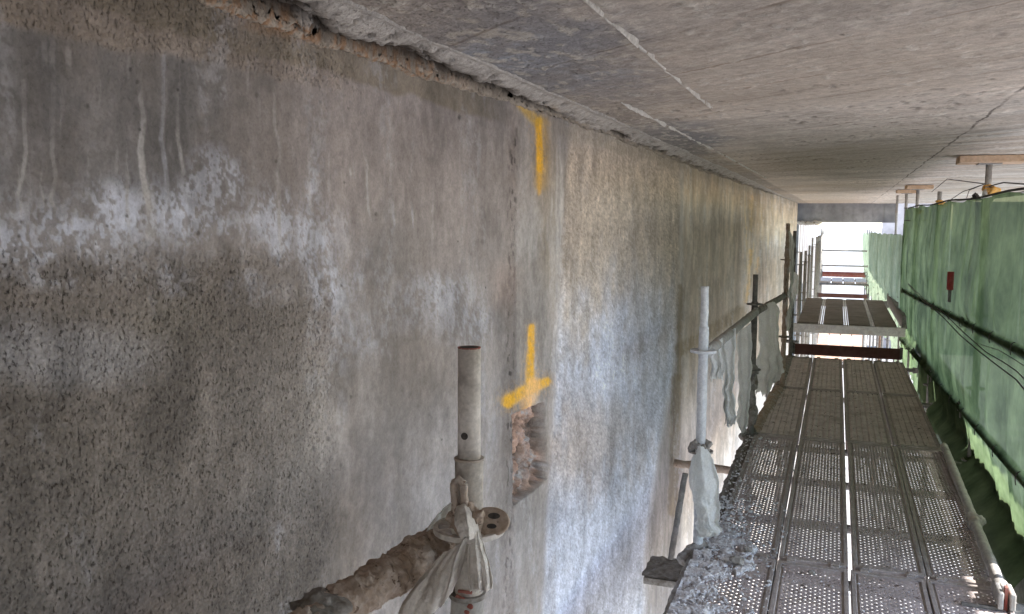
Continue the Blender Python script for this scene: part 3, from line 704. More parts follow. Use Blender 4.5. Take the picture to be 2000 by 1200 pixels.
# post A (near), B (white sprayed), C (dark), D and E (wrapped)
M['tubewarm'] = dusty('cement_dusted_tube', (.52, .475, .43), (.68, .63, .585), 30, .85, .0015, 0, (.36, .32, .29))
pA = make_standard(-.570, 1.37, 1.432, 1.243, 'dusty post with a round bolt hole, cloth tied round its joint', GL, 'tubewarm', [1.12, .5, 0, -.5, -1], smat='tubewarm')
spA = [o for o in C.objects if o.parent == pA and o.name.startswith('spigot')][0]
MB().ring((0, 0, 1.242), .0190, .0256, -.001, .002, 24).build('rim', M['crust'], pA)
MB().ring((0, 0, 1.432), .0155, .0193, -.0012, .0006, 24).build('open_mouth', M['red'], spA)
MB().tube([(0, 0, 1.4325), (0, 0, 1.4328)], .0160, 20).build('hollow', M['rope'], spA)  # dark disc over the tube end for the shade inside
hd = (Vector((0, 0, 1.65)) - Vector((-.57, 1.37, 1.275))); hd.z = 0; hd.normalize()
hq = Vector((hd.x * math.cos(.42) + hd.y * math.sin(.42), -hd.x * math.sin(.42) + hd.y * math.cos(.42), 0))
MB().tube([tuple(hq * .0190 + Vector((0, 0, 1.285))), tuple(hq * .0197 + Vector((0, 0, 1.285)))], .0062, 14).build('bolt_hole', M['rope'], spA)  # dark disc laid on the spigot for the shaded hole
pB = make_standard(-.592, 4.40, 1.318, 1.12, 'white cement-sprayed post with a thin disc, polythene round its foot', GL, 'tubepale', [1.0, .5, 0, -.5, -1], nz=.0035)
MB().ring((0, 0, 1.0), .03, .064, -.006, .007, 28).build('sprayed_disc', M['tubepale'], pB)
pC = make_standard(-.565, 6.98, 1.225, 1.02, 'dark grey post with crusted joints behind the sagging white tube', GL, 'tubedark', [1.0, .5, 0, -.5, -1])
MB().blob((0, 0, .50), (.045, .045, .055), .5, 26).blob((.01, .01, .40), (.034, .034, .09), .5, 22).blob((0, 0, .28), (.036, .036, .12), .5, 20).blob((.02, -.02, .15), (.035, .035, .08), .5, 20).build('mortar_crust', M['crustgrey'], pC, True)
pD = make_standard(-.445, 9.05, 1.60, 1.38, 'tall brownish post wrapped in torn polythene before the far row', GL, 'crust', [1.25, .5, 0, -.5], nz=.006)
pE = make_standard(-.470, 11.15, 1.50, 1.3, 'slim post with hanging film at the end of the lower deck', GL, 'tubedark', [1.25, .5, 0, -.5])
pr = make_standard(-.46, 13.2, 1.18, 1.0, 'first grey post of the far row, standing beside the raised platform', 'far standards along the wall', 'tube', [1.0, .5, 0, -.5, -1, -2])
reg(None)
far_y = [15.2, 17.2, 19.2, 21.2, 23.2, 25.2, 27.6, 29.6, 31.4]
NTH = ['second', 'third', 'fourth', 'fifth', 'sixth', 'seventh', 'eighth', 'ninth', 'last']
for y in far_y:
    c = copy_tree(pr, (-.46 + (.04 if y > 20 else 0), y, random.uniform(-.08, .08) + (.12 if y > 26 else 0)))
    c['label'] = f'{NTH[far_y.index(y)]} grey post of the row along the wall beyond the raised platform'
GR = 'standards behind the green netting'
q0 = make_standard(.93, 4.40, 1.30, 1.12, 'scaffold post at the near end of the green netting', GR, 'tubedark', [1.0, .5, 0, -.5, -1, -2])
reg(None)
for y, lab in ((6.75, 'scaffold post behind the netting under the nearest timber pad'), (9.73, 'scaffold post behind the netting below the short bare jack'), (12.34, 'scaffold post behind the netting under the small middle timber pad'), (14.3, 'scaffold post behind the netting by the red jack'), (1.37, 'scaffold post at the open side just before the netting')):
    c = copy_tree(q0, (.93, y, 0)); c['label'] = lab
for y in far_y:
    c = copy_tree(q0, (.93, y, 0)); c['label'] = f'{NTH[far_y.index(y)]} post of the outer row behind the far netting'; c['group'] = 'far outer standards'
# ledgers beside the deck edge on the wall side
ledger((-.60, 1.4, -.045), (-.60, 4.36, -.045), 'thick mortar-caked tube along the near deck edge by the wall, under the rubble', mat='crustgrey', r=.036, nz=.022, group='tubes along the deck edge', rings=120)
ledger((-.585, 4.46, -.04), (-.575, 6.93, -.04), 'mortar-caked tube along the deck edge between the white post and the dark post', mat='crustgrey', r=.033, nz=.018, group='tubes along the deck edge', rings=100)
ledger((-.55, 7.03, -.03), (-.47, 9.0, -.02), 'thick tan-caked tube along the deck edge beside the grooved planks', mat='crust', r=.05, nz=.02, group='tubes along the deck edge', rings=80)
ledger((-.47, 9.1, -.02), (-.47, 11.1, -.02), 'brown tube along the deck edge next to the red toe board', mat='crustgrey', r=.04, nz=.01, group='tubes along the deck edge', rings=60)
# transoms below the plank joints
for k, y in enumerate(JY[1:]):
    ledger((-.56, y, -.085), (.90, y, -.085), ['cross tube under the very near planks', 'cross tube under the joint beside the white post', 'cross tube under the joint beside the dark post', 'cross tube under the joint beside the wrapped post', 'cross tube under the red toe board'][k], mat='tubedark', group='cross tubes under the deck')
for y, lab in ((5.28, 'added cross tube breaking the bright gaps under the long row, nearer one'), (6.15, 'added cross tube breaking the bright gaps under the long row, farther one')):
    ledger((-.50, y, -.10), (.78, y, -.10), lab, mat='tubedark', group='cross tubes under the deck', heads=False)  # extra tubes added to put dark breaks in the bright plank gaps
# stub tubes that tie the scaffold to the wall
for i, (px_, py_, Y) in enumerate(((1438, 876, 6.2), (1345, 1088, 4.35), (1462, 850, 7.0))):
    pass
ledger((-1.03, 6.3, -.10), (-.60, 6.25, -.10), 'short brown tie tube between the bright lower wall and the deck', mat='crust', r=.028, nz=.006, heads=False, name='wall_tie', group='wall ties')
ledger((-.66, 4.30, -.03), (-.57, 4.44, .02), 'stubby crusted coupler at the foot of the white post', mat='crustgrey', r=.03, nz=.012, heads=False, name='tube_coupler', group='couplers')
ledger((-.63, 6.92, -.02), (-.55, 7.02, .02), 'stubby dark coupler at the foot of the dark post', mat='crustgrey', r=.028, nz=.012, heads=False, name='tube_coupler', group='couplers')
# rail that sags from the white post past the dark post to the wrapped one
ledger((-.575, 4.45, .995), (-.555, 6.95, .945), 'pale dusty handrail from the white post to the dark post', mat='tube', r=.027, nz=.005, group='handrail tubes', rings=90)
ledger((-.555, 7.02, .940), (-.46, 9.0, .90), 'brownish handrail between the dark post and the wrapped post', mat='crustgrey', r=.026, nz=.006, group='handrail tubes', rings=60)
# thick crusted tube at the near post
pa0 = atZ(905, 1040, 1.075); pa1 = atZ(600, 1222, 1.03)
t = thing('caked_ledger_tube', 'thick tan mortar-caked tube coming from the near post toward the lower edge', 'scaffold tube', pa0, 'handrail tubes')
dd = pa1 - pa0
_tb = MB().tube([(0, 0, 0), tuple(dd * .5), tuple(dd * 1.25)], lambda u: .033 + .004 * math.sin(u * 5), 56, .006, 34, rings=300)
_tb.v = [tuple(Vector(v) * 1 + (Vector(v) - dd * max(0, min(1.25, Vector(v).dot(dd) / dd.length_squared))).normalized() * (.0045 * mn.fractal(Vector(v) * 95, .8, 2.1, 4) + .006 * max(0, mn.noise(Vector(v) * 48)) )) for v in _tb.v]
_tb.build('mortar_crust', M['crust'], t, True)
MB().blob(tuple(dd * .93 + Vector((0, .0, .022))), (.04, .03, .018), .6, 50, 3).build('grey_clod', M['crustgrey'], t, True)
# wedge coupler of the near post
cp = thing('wedge_coupler', 'crusted wedge and loop coupler on the near post above the cloth', 'coupler', (-.57, 1.37, 1.12), 'couplers')
a0 = atY(896, 945, 1.335) - cp.location; a1 = atY(898, 1003, 1.335) - cp.location
mb = MB()
for s in (-1, 1): mb.tube([tuple(a0 + Vector((s * .009, 0, 0))), tuple(a1 + Vector((s * .009, 0, 0)))], .0065, 10, .002, 80, rings=14)
mb.tube([tuple(a0 + Vector((-.009, 0, 0))), tuple(a0 + Vector((0, 0, .008))), tuple(a0 + Vector((.009, 0, 0)))], .0065, 10)
mb.build('wedge', M['crust'], cp, True)
mb = MB()
for (x, y_, r) in ((912, 1000, .022), (900, 1020, .026), (925, 1012, .022), (915, 1030, .028), (885, 1012, .018), (935, 1005, .012)): mb.blob(atY(x, y_, 1.338) - cp.location, r * .7, .6, 90, 3)
mb.build('mortar_lump', M['crust'], cp, True)
# big rosette ear showing to the right of the post
mb = MB(); c0 = atY(957, 1017, 1.36) - cp.location
N = 26
for (ro, ri, z) in ((.030, .016, .004), (.030, .016, -.010)):
    pass
def ear(c, R, thick):
    mb = MB(); b = 0; nrm = Vector((.15, -.75, .64)).normalized(); ax = Vector((1, .2, 0)).normalized(); ay = nrm.cross(ax).normalized(); ax = ay.cross(nrm)
    for s in (0, 1):
        for k in range(N):
            a = k * 2 * math.pi / N; mb.v.append(tuple(c + ax * math.cos(a) * R * 1.1 + ay * math.sin(a) * R * .85 - nrm * thick * s))
    mb.f.append(tuple(range(N))); mb.f.append(tuple(reversed(range(N, 2 * N))))
    for k in range(N): mb.f.append((k, N + k, N + (k + 1) % N, (k + 1) % N))
    return mb, nrm, ax, ay
mb, nrm, ax, ay = ear(c0, .030, .010); mb.build('rosette_ear', M['crust'], cp, bevel=.003)
mb = MB()
for (u, v, rx, ry) in ((.006, .008, .0105, .0055), (.004, -.010, .0085, .0045)):
    b = len(mb.v)
    for k in range(14): a = k * 2 * math.pi / 14; mb.v.append(tuple(c0 + ax * (u + rx * math.cos(a)) + ay * (v + ry * math.sin(a)) + nrm * .0012))
    mb.f.append(tuple(range(b, b + 14)))
mb.build('rosette_hole', M['rope'], cp)  # flat dark ovals in place of the shaded openings
# red marked sleeve under the cloth
sl_ = thing('marked_sleeve', 'grey tube sleeve with a worn red mark below the tied cloth', 'tube sleeve', (-.572, 1.368, .96))
MB().tube([(0, 0, -.12), (0, 0, .045)], .0285, 20, .001, 50, rings=16).build('sleeve', M['tube'], sl_, True)
MB().ring((0, 0, .045), .020, .0315, -.004, .004, 28).build('lip', M['crustgrey'], sl_)
mb = MB()
for (x, y_, r) in ((903, 1172, .008), (916, 1186, .007), (895, 1165, .006), (912, 1195, .006)):
    p = atY(x, y_, 1.342) - sl_.location; p = Vector((p.x, p.y, p.z)); h = Vector((p.x, p.y, 0)).normalized() * .0285; mb.blob((h.x, h.y, p.z), (r, .002, r * .8), .5, 90)
mb.build('red_mark', M['red'], sl_, True)
mb = MB(); a = atY(896, 1155, 1.345) - sl_.location; b = atY(922, 1158, 1.345) - sl_.location; mb.tube([tuple(a), tuple((a + b) / 2 + Vector((0, -.004, .002))), tuple(b)], .003, 8, .001, 80, rings=10); mb.build('red_tie', M['red'], sl_, True)

# ------------------------------------------------------------------ cloth and film
def drape(name, mat, label, cat, rails, nu=40, nv=40, folds=5, amp=.006, jag=.0, group=None, seed=0, out=(0, -1, 0), sol=0.001, parent=None):
    """rails: list of world-space polylines (rows from top to bottom); folds ripple across them"""
    rails = [[Vector(p) for p in r] for r in rails]; rnd = random.Random(seed)
    def samp(r, u):
        t = u * (len(r) - 1); k = min(int(t), len(r) - 2); f = t - k
        p0 = r[max(k - 1, 0)]; p1 = r[k]; p2 = r[k + 1]; p3 = r[min(k + 2, len(r) - 1)]
        return .5 * ((2 * p1) + (p2 - p0) * f + (2 * p0 - 5 * p1 + 4 * p2 - p3) * f * f + (3 * p1 - p0 - 3 * p2 + p3) * f ** 3)
    o0 = rails[0][0].copy(); mb = MB(); out = Vector(out)
    ph = [rnd.uniform(0, 6.28) for _ in range(4)]
    for j in range(nv + 1):
        v = j / nv
        for i in range(nu + 1):
            u = i / nu
            lo = 1 - jag * (.5 + .5 * mn.noise(Vector((u * 9 + seed, seed, 3)))) * (1 + .6 * mn.noise(Vector((u * 40, seed, 1))))
            col = [samp(r, u) for r in rails]; p = samp(col, v * lo)
            w_ = math.sin(u * folds * 6.28 + ph[0] + v * 1.2) + .5 * math.sin(u * folds * 11.3 + ph[1] - v * 2) + .8 * mn.noise(Vector((u * 6, v * 5, seed)))
            p = p + out * amp * w_ * (.3 + .7 * v) + Vector((0, 0, amp * .5 * mn.noise(Vector((u * 11, v * 9, seed + 5)))))
            if mat == 'poly':
                q = p * (13 if amp < .018 else 8); c3 = Vector((mn.fractal(q, .9, 2.1, 4), mn.fractal(q + Vector((7, 1, 3)), .9, 2.1, 4), .5 * mn.fractal(q + Vector((2, 9, 5)), .9, 2.1, 3)))
                p = p + c3 * amp * 1.5 * (.25 + .75 * v)
            mb.v.append(tuple(p - o0))
    for j in range(nv):
        for i in range(nu): a = j * (nu + 1) + i; mb.f.append((a, a + 1, a + nu + 2, a + nu + 1))
    o = mb.build(name, M[mat], parent, True); 
    o.location = o0
    if label: tag(o, label, cat, group)
    if sol: md = o.modifiers.new('thickness', 'SOLIDIFY'); md.thickness = sol; md.offset = 0
    return o
def AY(pts, Y): return [atY(x, y, Y + (d[0] if d else 0)) for x, y, *d in pts]
CL = 'cloth tied round the near post'
drape('tied_cloth', 'cloth', 'caked cloth bag hanging in folds right of the near post', 'cloth', [
    AY([(922, 1040), (928, 1036, -.006), (936, 1036)], 1.330), AY([(915, 1075), (930, 1068, -.012), (947, 1072)], 1.325),
    AY([(914, 1120), (935, 1112, -.018), (962, 1120)], 1.320), AY([(921, 1158), (940, 1160, -.012), (962, 1152)], 1.325)], 50, 50, 4, .0055, .10, CL, 1)
drape('tied_cloth', 'cloth', 'caked cloth swag hanging in folds left of the near post under the thick tube', 'cloth', [
    AY([(915, 1040), (900, 1060, -.01), (860, 1085)], 1.318), AY([(908, 1085), (880, 1100, -.02), (822, 1130)], 1.310),
    AY([(898, 1122), (868, 1150, -.022), (785, 1180)], 1.305), AY([(884, 1150), (850, 1200, -.01), (760, 1240)], 1.31)], 60, 50, 3.5, .0065, .12, CL, 2)
drape('tied_cloth', 'poly', 'grey film scrap sticking up behind the thick tube by the near post', 'cloth', [
    AY([(905, 985), (880, 982), (850, 1010)], 1.39), AY([(905, 1010), (875, 1010, .01), (835, 1030)], 1.39), AY([(900, 1040), (870, 1045), (820, 1065)], 1.38)], 30, 20, 3, .006, .1, CL, 3)
drape('tied_cloth', 'cloth', 'caked cloth knot wound over the joint of the near post', 'cloth', [
    AY([(880, 1000), (905, 985, -.02), (932, 1010)], 1.345), AY([(878, 1028), (908, 1020, -.035), (938, 1040)], 1.335), AY([(895, 1052), (915, 1050, -.03), (932, 1062)], 1.33)], 40, 30, 3, .006, .05, CL, 4)
PL = 'polythene hung on the wall side'
drape('polythene_sheet', 'poly', 'pale polythene skirt wrapped round the foot of the white post', 'plastic sheet', [
    AY([(1356, 878, .02), (1368, 872, -.04), (1384, 880)], 4.36), AY([(1346, 925, .02), (1374, 930, -.05), (1402, 930)], 4.36),
    AY([(1354, 990, .02), (1380, 1000, -.05), (1408, 1000)], 4.36), AY([(1366, 1050, .02), (1385, 1056, -.04), (1413, 1040)], 4.36)], 70, 70, 1.5, .014, .08, PL, 5)
drape('polythene_sheet', 'poly', 'narrow torn film hanging from the pale handrail next to the white post', 'plastic sheet', [
    AY([(1388, 680), (1400, 668), (1412, 660)], 4.75), AY([(1388, 710), (1402, 705), (1414, 700)], 4.75), AY([(1386, 750), (1404, 752), (1418, 748)], 4.75)], 30, 40, 2, .012, .3, PL, 6)
drape('polythene_sheet', 'poly', 'long ragged film hanging halfway along the pale handrail', 'plastic sheet', [
    AY([(1404, 660), (1420, 648), (1438, 640)], 5.3), AY([(1412, 720), (1424, 720), (1436, 715)], 5.3), AY([(1416, 780), (1425, 790), (1434, 780)], 5.3), AY([(1414, 835), (1424, 845), (1436, 835)], 5.3)], 30, 60, 2, .014, .18, PL, 7)
drape('polythene_sheet', 'poly', 'large pale polythene sheet hanging from the rail between the dark post and the wrapped post', 'plastic sheet', [
    AY([(1480, 606), (1498, 594), (1512, 590), (1524, 608)], 7.5), AY([(1482, 660), (1500, 655), (1513, 650), (1520, 655)], 7.5), AY([(1476, 710), (1499, 712), (1516, 705), (1527, 706)], 7.5), AY([(1466, 765), (1492, 790), (1514, 765), (1533, 730)], 7.5)], 50, 60, 2, .02, .2, PL, 8)
drape('polythene_sheet', 'poly', 'wide dusty film hanging low behind the dark post above the bright wall', 'plastic sheet', [
    AY([(1440, 650), (1455, 640), (1468, 630)], 6.6), AY([(1442, 720), (1456, 720), (1468, 718)], 6.6), AY([(1442, 790), (1455, 800), (1462, 800)], 6.6), AY([(1440, 850), (1450, 860), (1458, 850)], 6.6)], 30, 60, 2, .012, .2, PL, 9)
drape('polythene_sheet', 'poly', 'white torn film bulging on the wrapped post before the far row', 'plastic sheet', [
    AY([(1541, 452), (1546, 456), (1550, 468)], 9.0), AY([(1541, 490), (1549, 500), (1552, 500)], 9.0), AY([(1540, 560), (1545, 565), (1548, 560)], 9.0), AY([(1536, 640), (1541, 660), (1546, 640)], 9.0)], 20, 60, 1.5, .02, .1, PL, 10)
drape('polythene_sheet', 'poly', 'small knot of film on the rail by the slim post at the deck end', 'plastic sheet', [
    AY([(1546, 535), (1553, 532), (1560, 540)], 11.0), AY([(1545, 560), (1553, 575), (1559, 560)], 11.0), AY([(1548, 590), (1551, 600), (1554, 590)], 11.0)], 20, 20, 1.5, .02, .1, PL, 11)
cr = thing('crust_collar', 'ring of grey mortar lumps on top of the polythene skirt of the white post', 'mortar lumps', atY(1368, 872, 4.38))
mb = MB()
for k in range(11):
    a = k / 11 * 6.28; mb.blob((.038 * math.cos(a), .03 * math.sin(a), random.uniform(-.012, .016)), random.uniform(.014, .026), .5, 40, 2)
mb.build('lump_ring', M['crustgrey'], cr, True)
# diagonal brace and flat bracket by the foot of the white post
b0 = atX(1338, 925, -.72); b1 = atX(1310, 1092, -.78)
ledger(tuple(b0), tuple(b1), 'thin slanting brace below the white post reaching down to the caked bracket', mat='tubedark', r=.016, nz=.004, heads=False, name='diagonal_brace')
c_ = atX(1308, 1118, -.80)
brk = thing('caked_bracket', 'flat mortar-caked bracket plate between the lower wall and the deck tube', 'bracket', c_)
mb = MB()
NB = 14
for i in range(NB + 1):
    for j in range(NB + 1):
        u, v = i / NB - .5, j / NB - .5; z = .012 * mn.fractal(Vector((u * 5, v * 5, 1)), .8, 2, 3) + .02
        mb.v.append((u * .26 + .01 * mn.noise(Vector((v * 9, 1, 2))), v * .30, z))
for i in range(NB):
    for j in range(NB): a = i * (NB + 1) + j; mb.f.append((a, a + NB + 1, a + NB + 2, a + 1))
o = mb.build('mortar_top', M['crustgrey'], brk); MB().box(-.12, .12, -.14, .14, -.03, .008).build('plate', M['crustgrey'], brk, bevel=.004)

# ------------------------------------------------------------------ rubble on the wall-side planks
def build_rubble():
    rnd = random.Random(11)
    Xs = np.linspace(-.60, -.17, 120); Ys = np.linspace(2.4, 6.6, 900); Y, X = np.meshgrid(Ys, Xs, indexing='ij')
    n1 = fbm(X * 5 + 3, Y * 3, 4); n2 = fbm(X * 22, Y * 22, 4, .6); n3 = fbm(X * 110, Y * 110, 3, .6)
    edge = (1 - ss(-.33, -.20, X + .06 + (n1 - .5) * .45 + np.clip(Y - 4.0, 0, 3) * .10 + np.clip(3.6 - Y, 0, 2) * .06))
    edge *= 1 - ss(4.3, 5.3, Y + (n1 - .5) * 1.2)
    h = edge * (.002 + .016 * n2 + .012 * n3) + .002 - (1 - edge) * .03
    h = np.where(n2 < .42, h - .02, h)
    P = np.stack([X, Y, h], -1); o = grid_obj('mortar_rubble', P[:, ::-1] if False else P.transpose(1, 0, 2), None, None, M['rubble'])
    me = o.data
    # keep only the covered area
    bm = bmesh.new(); bm.from_mesh(me); bm.faces.ensure_lookup_table()
    dead = [f for f in bm.faces if max(v.co.z for v in f.verts) < -.004]; bmesh.ops.delete(bm, geom=dead, context='FACES')
    bm.normal_update(); bm.to_mesh(me); bm.free()
    tag(o, 'layer of pale grey cement rubble covering the planks by the wall', 'rubble', kind='stuff')
    mb = MB()
    for k in range(3800):
        y = rnd.uniform(2.4, 6.9); x = -.58 + abs(rnd.gauss(0, .16))
        if x > -.2 and rnd.random() < .7: continue
        if y > 5.3 and rnd.random() < .75: continue
        r = rnd.choice((.002, .003, .004, .004, .005, .006, .009))
        mb.blob((x, y, .014 + r * .3 if x < -.42 and y < 4.8 else .003 + r * .5), (r * rnd.uniform(.8, 1.5), r * rnd.uniform(.8, 1.4), r * .7), .5, 60, 1)
    for k in range(420):
        y = rnd.uniform(3, 11); x = rnd.uniform(-.5, .75); r = rnd.choice((.002, .003, .004, .006)); mb.blob((x, y, .002 + r * .4), (r * 1.3, r, r * .6), .5, 60, 1)
    o2 = mb.build('loose_mortar_crumbs', M['rubble']); tag(o2, 'loose cement crumbs scattered over the planks and the rubble', 'rubble', kind='stuff')
    for (x, y_, s, lab) in ((1440, 1098, .035, 'dark mud clod on the rubble at the near plank joint'), (1584, 1120, .018, 'small dark clod on the second plank just before the joint'), (1460, 1075, .022, 'brown clod beside the larger one on the rubble')):
        p = atZ(x, y_, .025 if s != .018 else .004); mb = MB().blob((0, 0, s * .3), (s, s * .8, s * .6), .5, 30, 3); o = mb.build('mud_clod', M['crustgrey'], None, True); o.location = p; tag(o, lab, 'clod', 'mud clods')
build_rubble()

# ------------------------------------------------------------------ net side
M['greyboard'] = dusty('dirty_dark_board', (.05, .052, .048), (.10, .10, .092), 8, .9, .001)
def board(x0, x1, y0, y1, z0, z1, mat, label, name='toe_board', cat='toe board', group=None, metal=True):
    t = thing(name, label, cat, ((x0 + x1) / 2, (y0 + y1) / 2, z0), group); cx, cy2 = (x0 + x1) / 2, (y0 + y1) / 2
    MB().box(x0 - cx, x1 - cx, y0 - cy2, y1 - cy2, 0, z1 - z0).build('plank', M[mat], t, bevel=.003)
    for s in (x0 - cx - .012, x1 - cx - .02): MB().box(s, s + .032, y0 - cy2 - .004, y1 - cy2 + .004, .01, z1 - z0 + .012).build('end_clip', M['tubedark'], t)
    return t

def net(y0, y1, mat, label, topf, botf, X0=.85, ny=400, nz=110, seed=0, amp=.02):
    Ys = np.linspace(y0, y1, ny); t = np.linspace(0, 1, nz); Y, T = np.meshgrid(Ys, t, indexing='xy')
    zt = np.vectorize(topf)(Y); zb = np.vectorize(botf)(Y); Z = zt + (zb - zt) * T
    f1 = fbm(Y * 3.2 + seed, Z * .45, 4, .55); f2 = fbm(Y * 9 + Z * 3.2, Z * 2 - Y * 1.5 + seed, 4, .55)
    f3 = fbm(Y * 1.2 + seed * 3, Z * 1.6, 3)
    sag = np.sin(np.clip((Z - .1) / 1.6, 0, 1) * math.pi) * -.02
    low = ss(.55, -.1, Z)
    X = X0 + (f1 - .5) * amp * 3.0 + (f2 - .5) * amp * (1.2 + 3.5 * low) + (f3 - .5) * .05 + sag + low * .06
    X = np.where(Z < .2, np.minimum(X, .915), X); lowk = ss(.06, -.08, Z) * (Y < 8.8); X = X * (1 - lowk) + .80 * lowk
    X = X + .025
    for za, zs in ((1.20, .039), (.655, .048)):   # stretched over the guard rails
        q = Z - (za - zs * Y); k = np.exp(-(q / .034) ** 4) + .5 * np.exp(-((q - .04) / .05) ** 2); k = np.clip(k, 0, 1) * (Y < 13.2)
        X = X * (1 - k) + (.846 + np.minimum(1, (q / .03) ** 2) * .022) * k
    o = grid_obj('debris_net', np.stack([X, Y, Z], -1), None, None, M[mat]); tag(o, label, 'netting', 'netting sheets'); return o
net(4.55, 13.4, 'net', 'dark green debris netting hung beside the near planks', lambda y: 1.79 + .012 * math.sin(y * 4.7), lambda y: -.35 + .12 * math.sin(y * 2.2), seed=1)
net(-.8, 1.30, 'shade_sheet', 'unseen grey sheet added to darken the near wall, beside the camera position', lambda y: 1.9, lambda y: -.9, seed=3, ny=60, nz=30)  # sheet added out of view to keep light off the near wall
net(-14, -2.8, 'shade_sheet', 'unseen grey sheet added to darken the near wall, far behind the camera position', lambda y: 1.9, lambda y: -.9, seed=3, ny=120, nz=30)  # second unseen sheet, added for the same darkening
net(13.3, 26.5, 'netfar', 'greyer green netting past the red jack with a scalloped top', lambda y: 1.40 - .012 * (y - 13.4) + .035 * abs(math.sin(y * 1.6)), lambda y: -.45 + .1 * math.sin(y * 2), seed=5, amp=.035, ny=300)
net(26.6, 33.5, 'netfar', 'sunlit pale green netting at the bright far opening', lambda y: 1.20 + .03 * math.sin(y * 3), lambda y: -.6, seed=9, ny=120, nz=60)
n0 = bpy.data.objects['debris_net']
# top hem cord
hem = MB().tube([(.853, 4.55 + i * .465, 1.795 + .008 * math.sin(i)) for i in range(20)], .007, 8, rings=60).build('top_hem', M['rope'], n0, True)
# guard rails behind the net
for (y0, y1) in ((1.4, 4.36), (4.44, 6.94), (7.02, 9.01), (9.09, 11.1), (11.2, 13.15)):
    nm = {1.4: 'at the open bay before the netting', 4.44: 'in the nearest netted bay', 7.02: 'in the second netted bay', 9.09: 'in the third netted bay', 11.2: 'in the netted bay by the raised platform'}[y0]
    ledger((.876, y0, 1.20 - .039 * y0), (.876, y1, 1.20 - .039 * y1), 'upper guard rail ' + nm, mat='tubedark', group='guard rails behind the netting')
    ledger((.876, y0, .655 - .048 * y0), (.876, y1, .655 - .048 * y1), 'lower guard rail ' + nm, mat='tubedark', group='guard rails behind the netting')
for (y0, y1, nm) in ((4.46, 6.96, 'nearest'), (7.0, 9.03, 'second'), (9.07, 11.13, 'third')):  # hidden boards, added and sized to block light at the net foot
    board(.965, .99, y0, y1, -.34, .10 if nm == 'nearest' else .30, 'greyboard', f'dark toe board added to shade the foot of the netting in the {nm} netted bay', group='added toe boards behind the netting')
for k in range(26):
    y = 4.7 + k * .33; zz = (1.20 - .039 * y) if k % 2 else (.655 - .048 * y)
    MB().tube([(.842, y, zz - .03), (.838, y + .004, zz), (.845, y, zz + .03), (.86, y + .01, zz + .035)], .0025, 6, rings=8).build('net_tie', M['rope'], n0)
# red capped upright seen through the net
rc = thing('red_capped_upright', 'short upright with a bright red cap showing through the green netting', 'scaffold post', (.845, 7.3, 0))
MB().tube([(0, 0, 1.04), (0, 0, 1.13)], .012, 10).build('rod', M['tubedark'], rc); MB().tube([(0, 0, 1.13), (0, 0, 1.16), (0, 0, 1.265)], .023, 16).build('cap', M['redcap'], rc, True, .003)
rc.location.x = .80
# cables strung along the net
def cable(pts, r, label, group=None, mat='rope', name='cable', rings=60):
    pts = [Vector(p) for p in pts]; o0 = pts[0]; o = MB().tube([tuple(p - o0) for p in pts], r, 6, rings=rings).build(name, M[mat], None, True); o.location = o0; tag(o, label, 'cable', group); return o
CB = 'cables along the netting'
cable([atX(x, y, .79) for x, y in ((1774, 556), (1800, 585), (1840, 618), (1875, 655), (1910, 685), (1950, 716), (1985, 742), (2012, 775))], .0035, 'lower of the two black cables sagging along the green netting', CB)
cable([atX(x, y, .785) for x, y in ((1774, 554), (1812, 592), (1838, 607), (1880, 648), (1925, 688), (1960, 708), (1985, 725), (2012, 752))], .003, 'upper of the two black cables sagging along the green netting', CB)
cable([atX(x, y, .80) for x, y in ((1905, 670), (1950, 684), (1985, 705), (2010, 722))], .002, 'short thin cord branching off the cables near the thick guard rail', CB)
# ledger lying on the outer plank edge
lt = ledger((.735, 4.22, .045), (.775, 6.90, .045), 'dusty tube lying along the deck edge beside the netting, open wedge head toward us', mat='tube', r=.0255, nz=.003, rings=60, heads=False)
MB().tube([(.012, .92, 0), (.014, 1.05, 0)], .037, 16, .006, 30, rings=8).blob((.04, .98, .01), .028, .4, 30, 3).build('sleeve_coupler', M['tube'], lt, True)
mb = MB().box(-.034, -.012, -.10, .03, -.036, .038).box(.012, .034, -.10, .03, -.036, .038).box(-.012, .012, -.01, .03, -.036, .038); mb.build('ledger_head', M['tube'], lt, bevel=.006)
MB().tube([(0, .0, 0), (0, .09, 0)], .036, 14, .005, 40, rings=6).build('collar', M['tube'], lt, True)
MB().box(-.006, .006, -.075, -.045, -.05, .055).build('wedge', M['red'], lt)
MB().box(-.17, -.03, -.09, -.07, -.042, -.030).build('wedge_tongue', M['tubedark'], lt, bevel=.002)
# head jacks with timber pads, orange ties and cords
def jack(x, y, z0, z1, pad, label, lab2=None, mat='tube', padlen=.42, wing=False):
    t = thing('head_jack', label, 'jack', (x, y, 0), 'head jacks above the netting')
    MB().tube([(0, 0, z0), (0, 0, z0 + .28)], .0245, 16).build('outer_tube', M[mat], t, True); MB().tube([(0, 0, z0 + .28), (0, 0, z1)], .0205, 16).build('inner_tube', M['tube'], t, True)
    if pad: MB().box(-.07, .07, -.06, .06, z1 - .008, z1).build('head_plate', M['tube'], t)
    if wing: MB().tube([(-.13, 0, z0 + .33), (.13, 0, z0 + .33)], .007, 8).build('jack_handle', M['tubedark'], t)
    if pad:
        p = MB().box(-.5 * padlen, .5 * padlen, -.15, .15, -.0225, .0225).build('timber_pad', M['timber'], None, bevel=.003); p.location = (x + .01, y, z1 + .0235); p.rotation_euler.z = random.uniform(-.05, .05)
        tag(p, lab2, 'timber pad', 'timber pads on the jacks')
    return t
jack(.935, 6.75, 1.30, 2.020, True, 'grey head jack under the nearest timber pad, wound with orange strap', 'nearest and largest pale timber block pressed against the slab', padlen=.40)
jack(.93, 9.73, 1.30, 1.918, False, 'short jack tube with a bare open top and an orange tie')
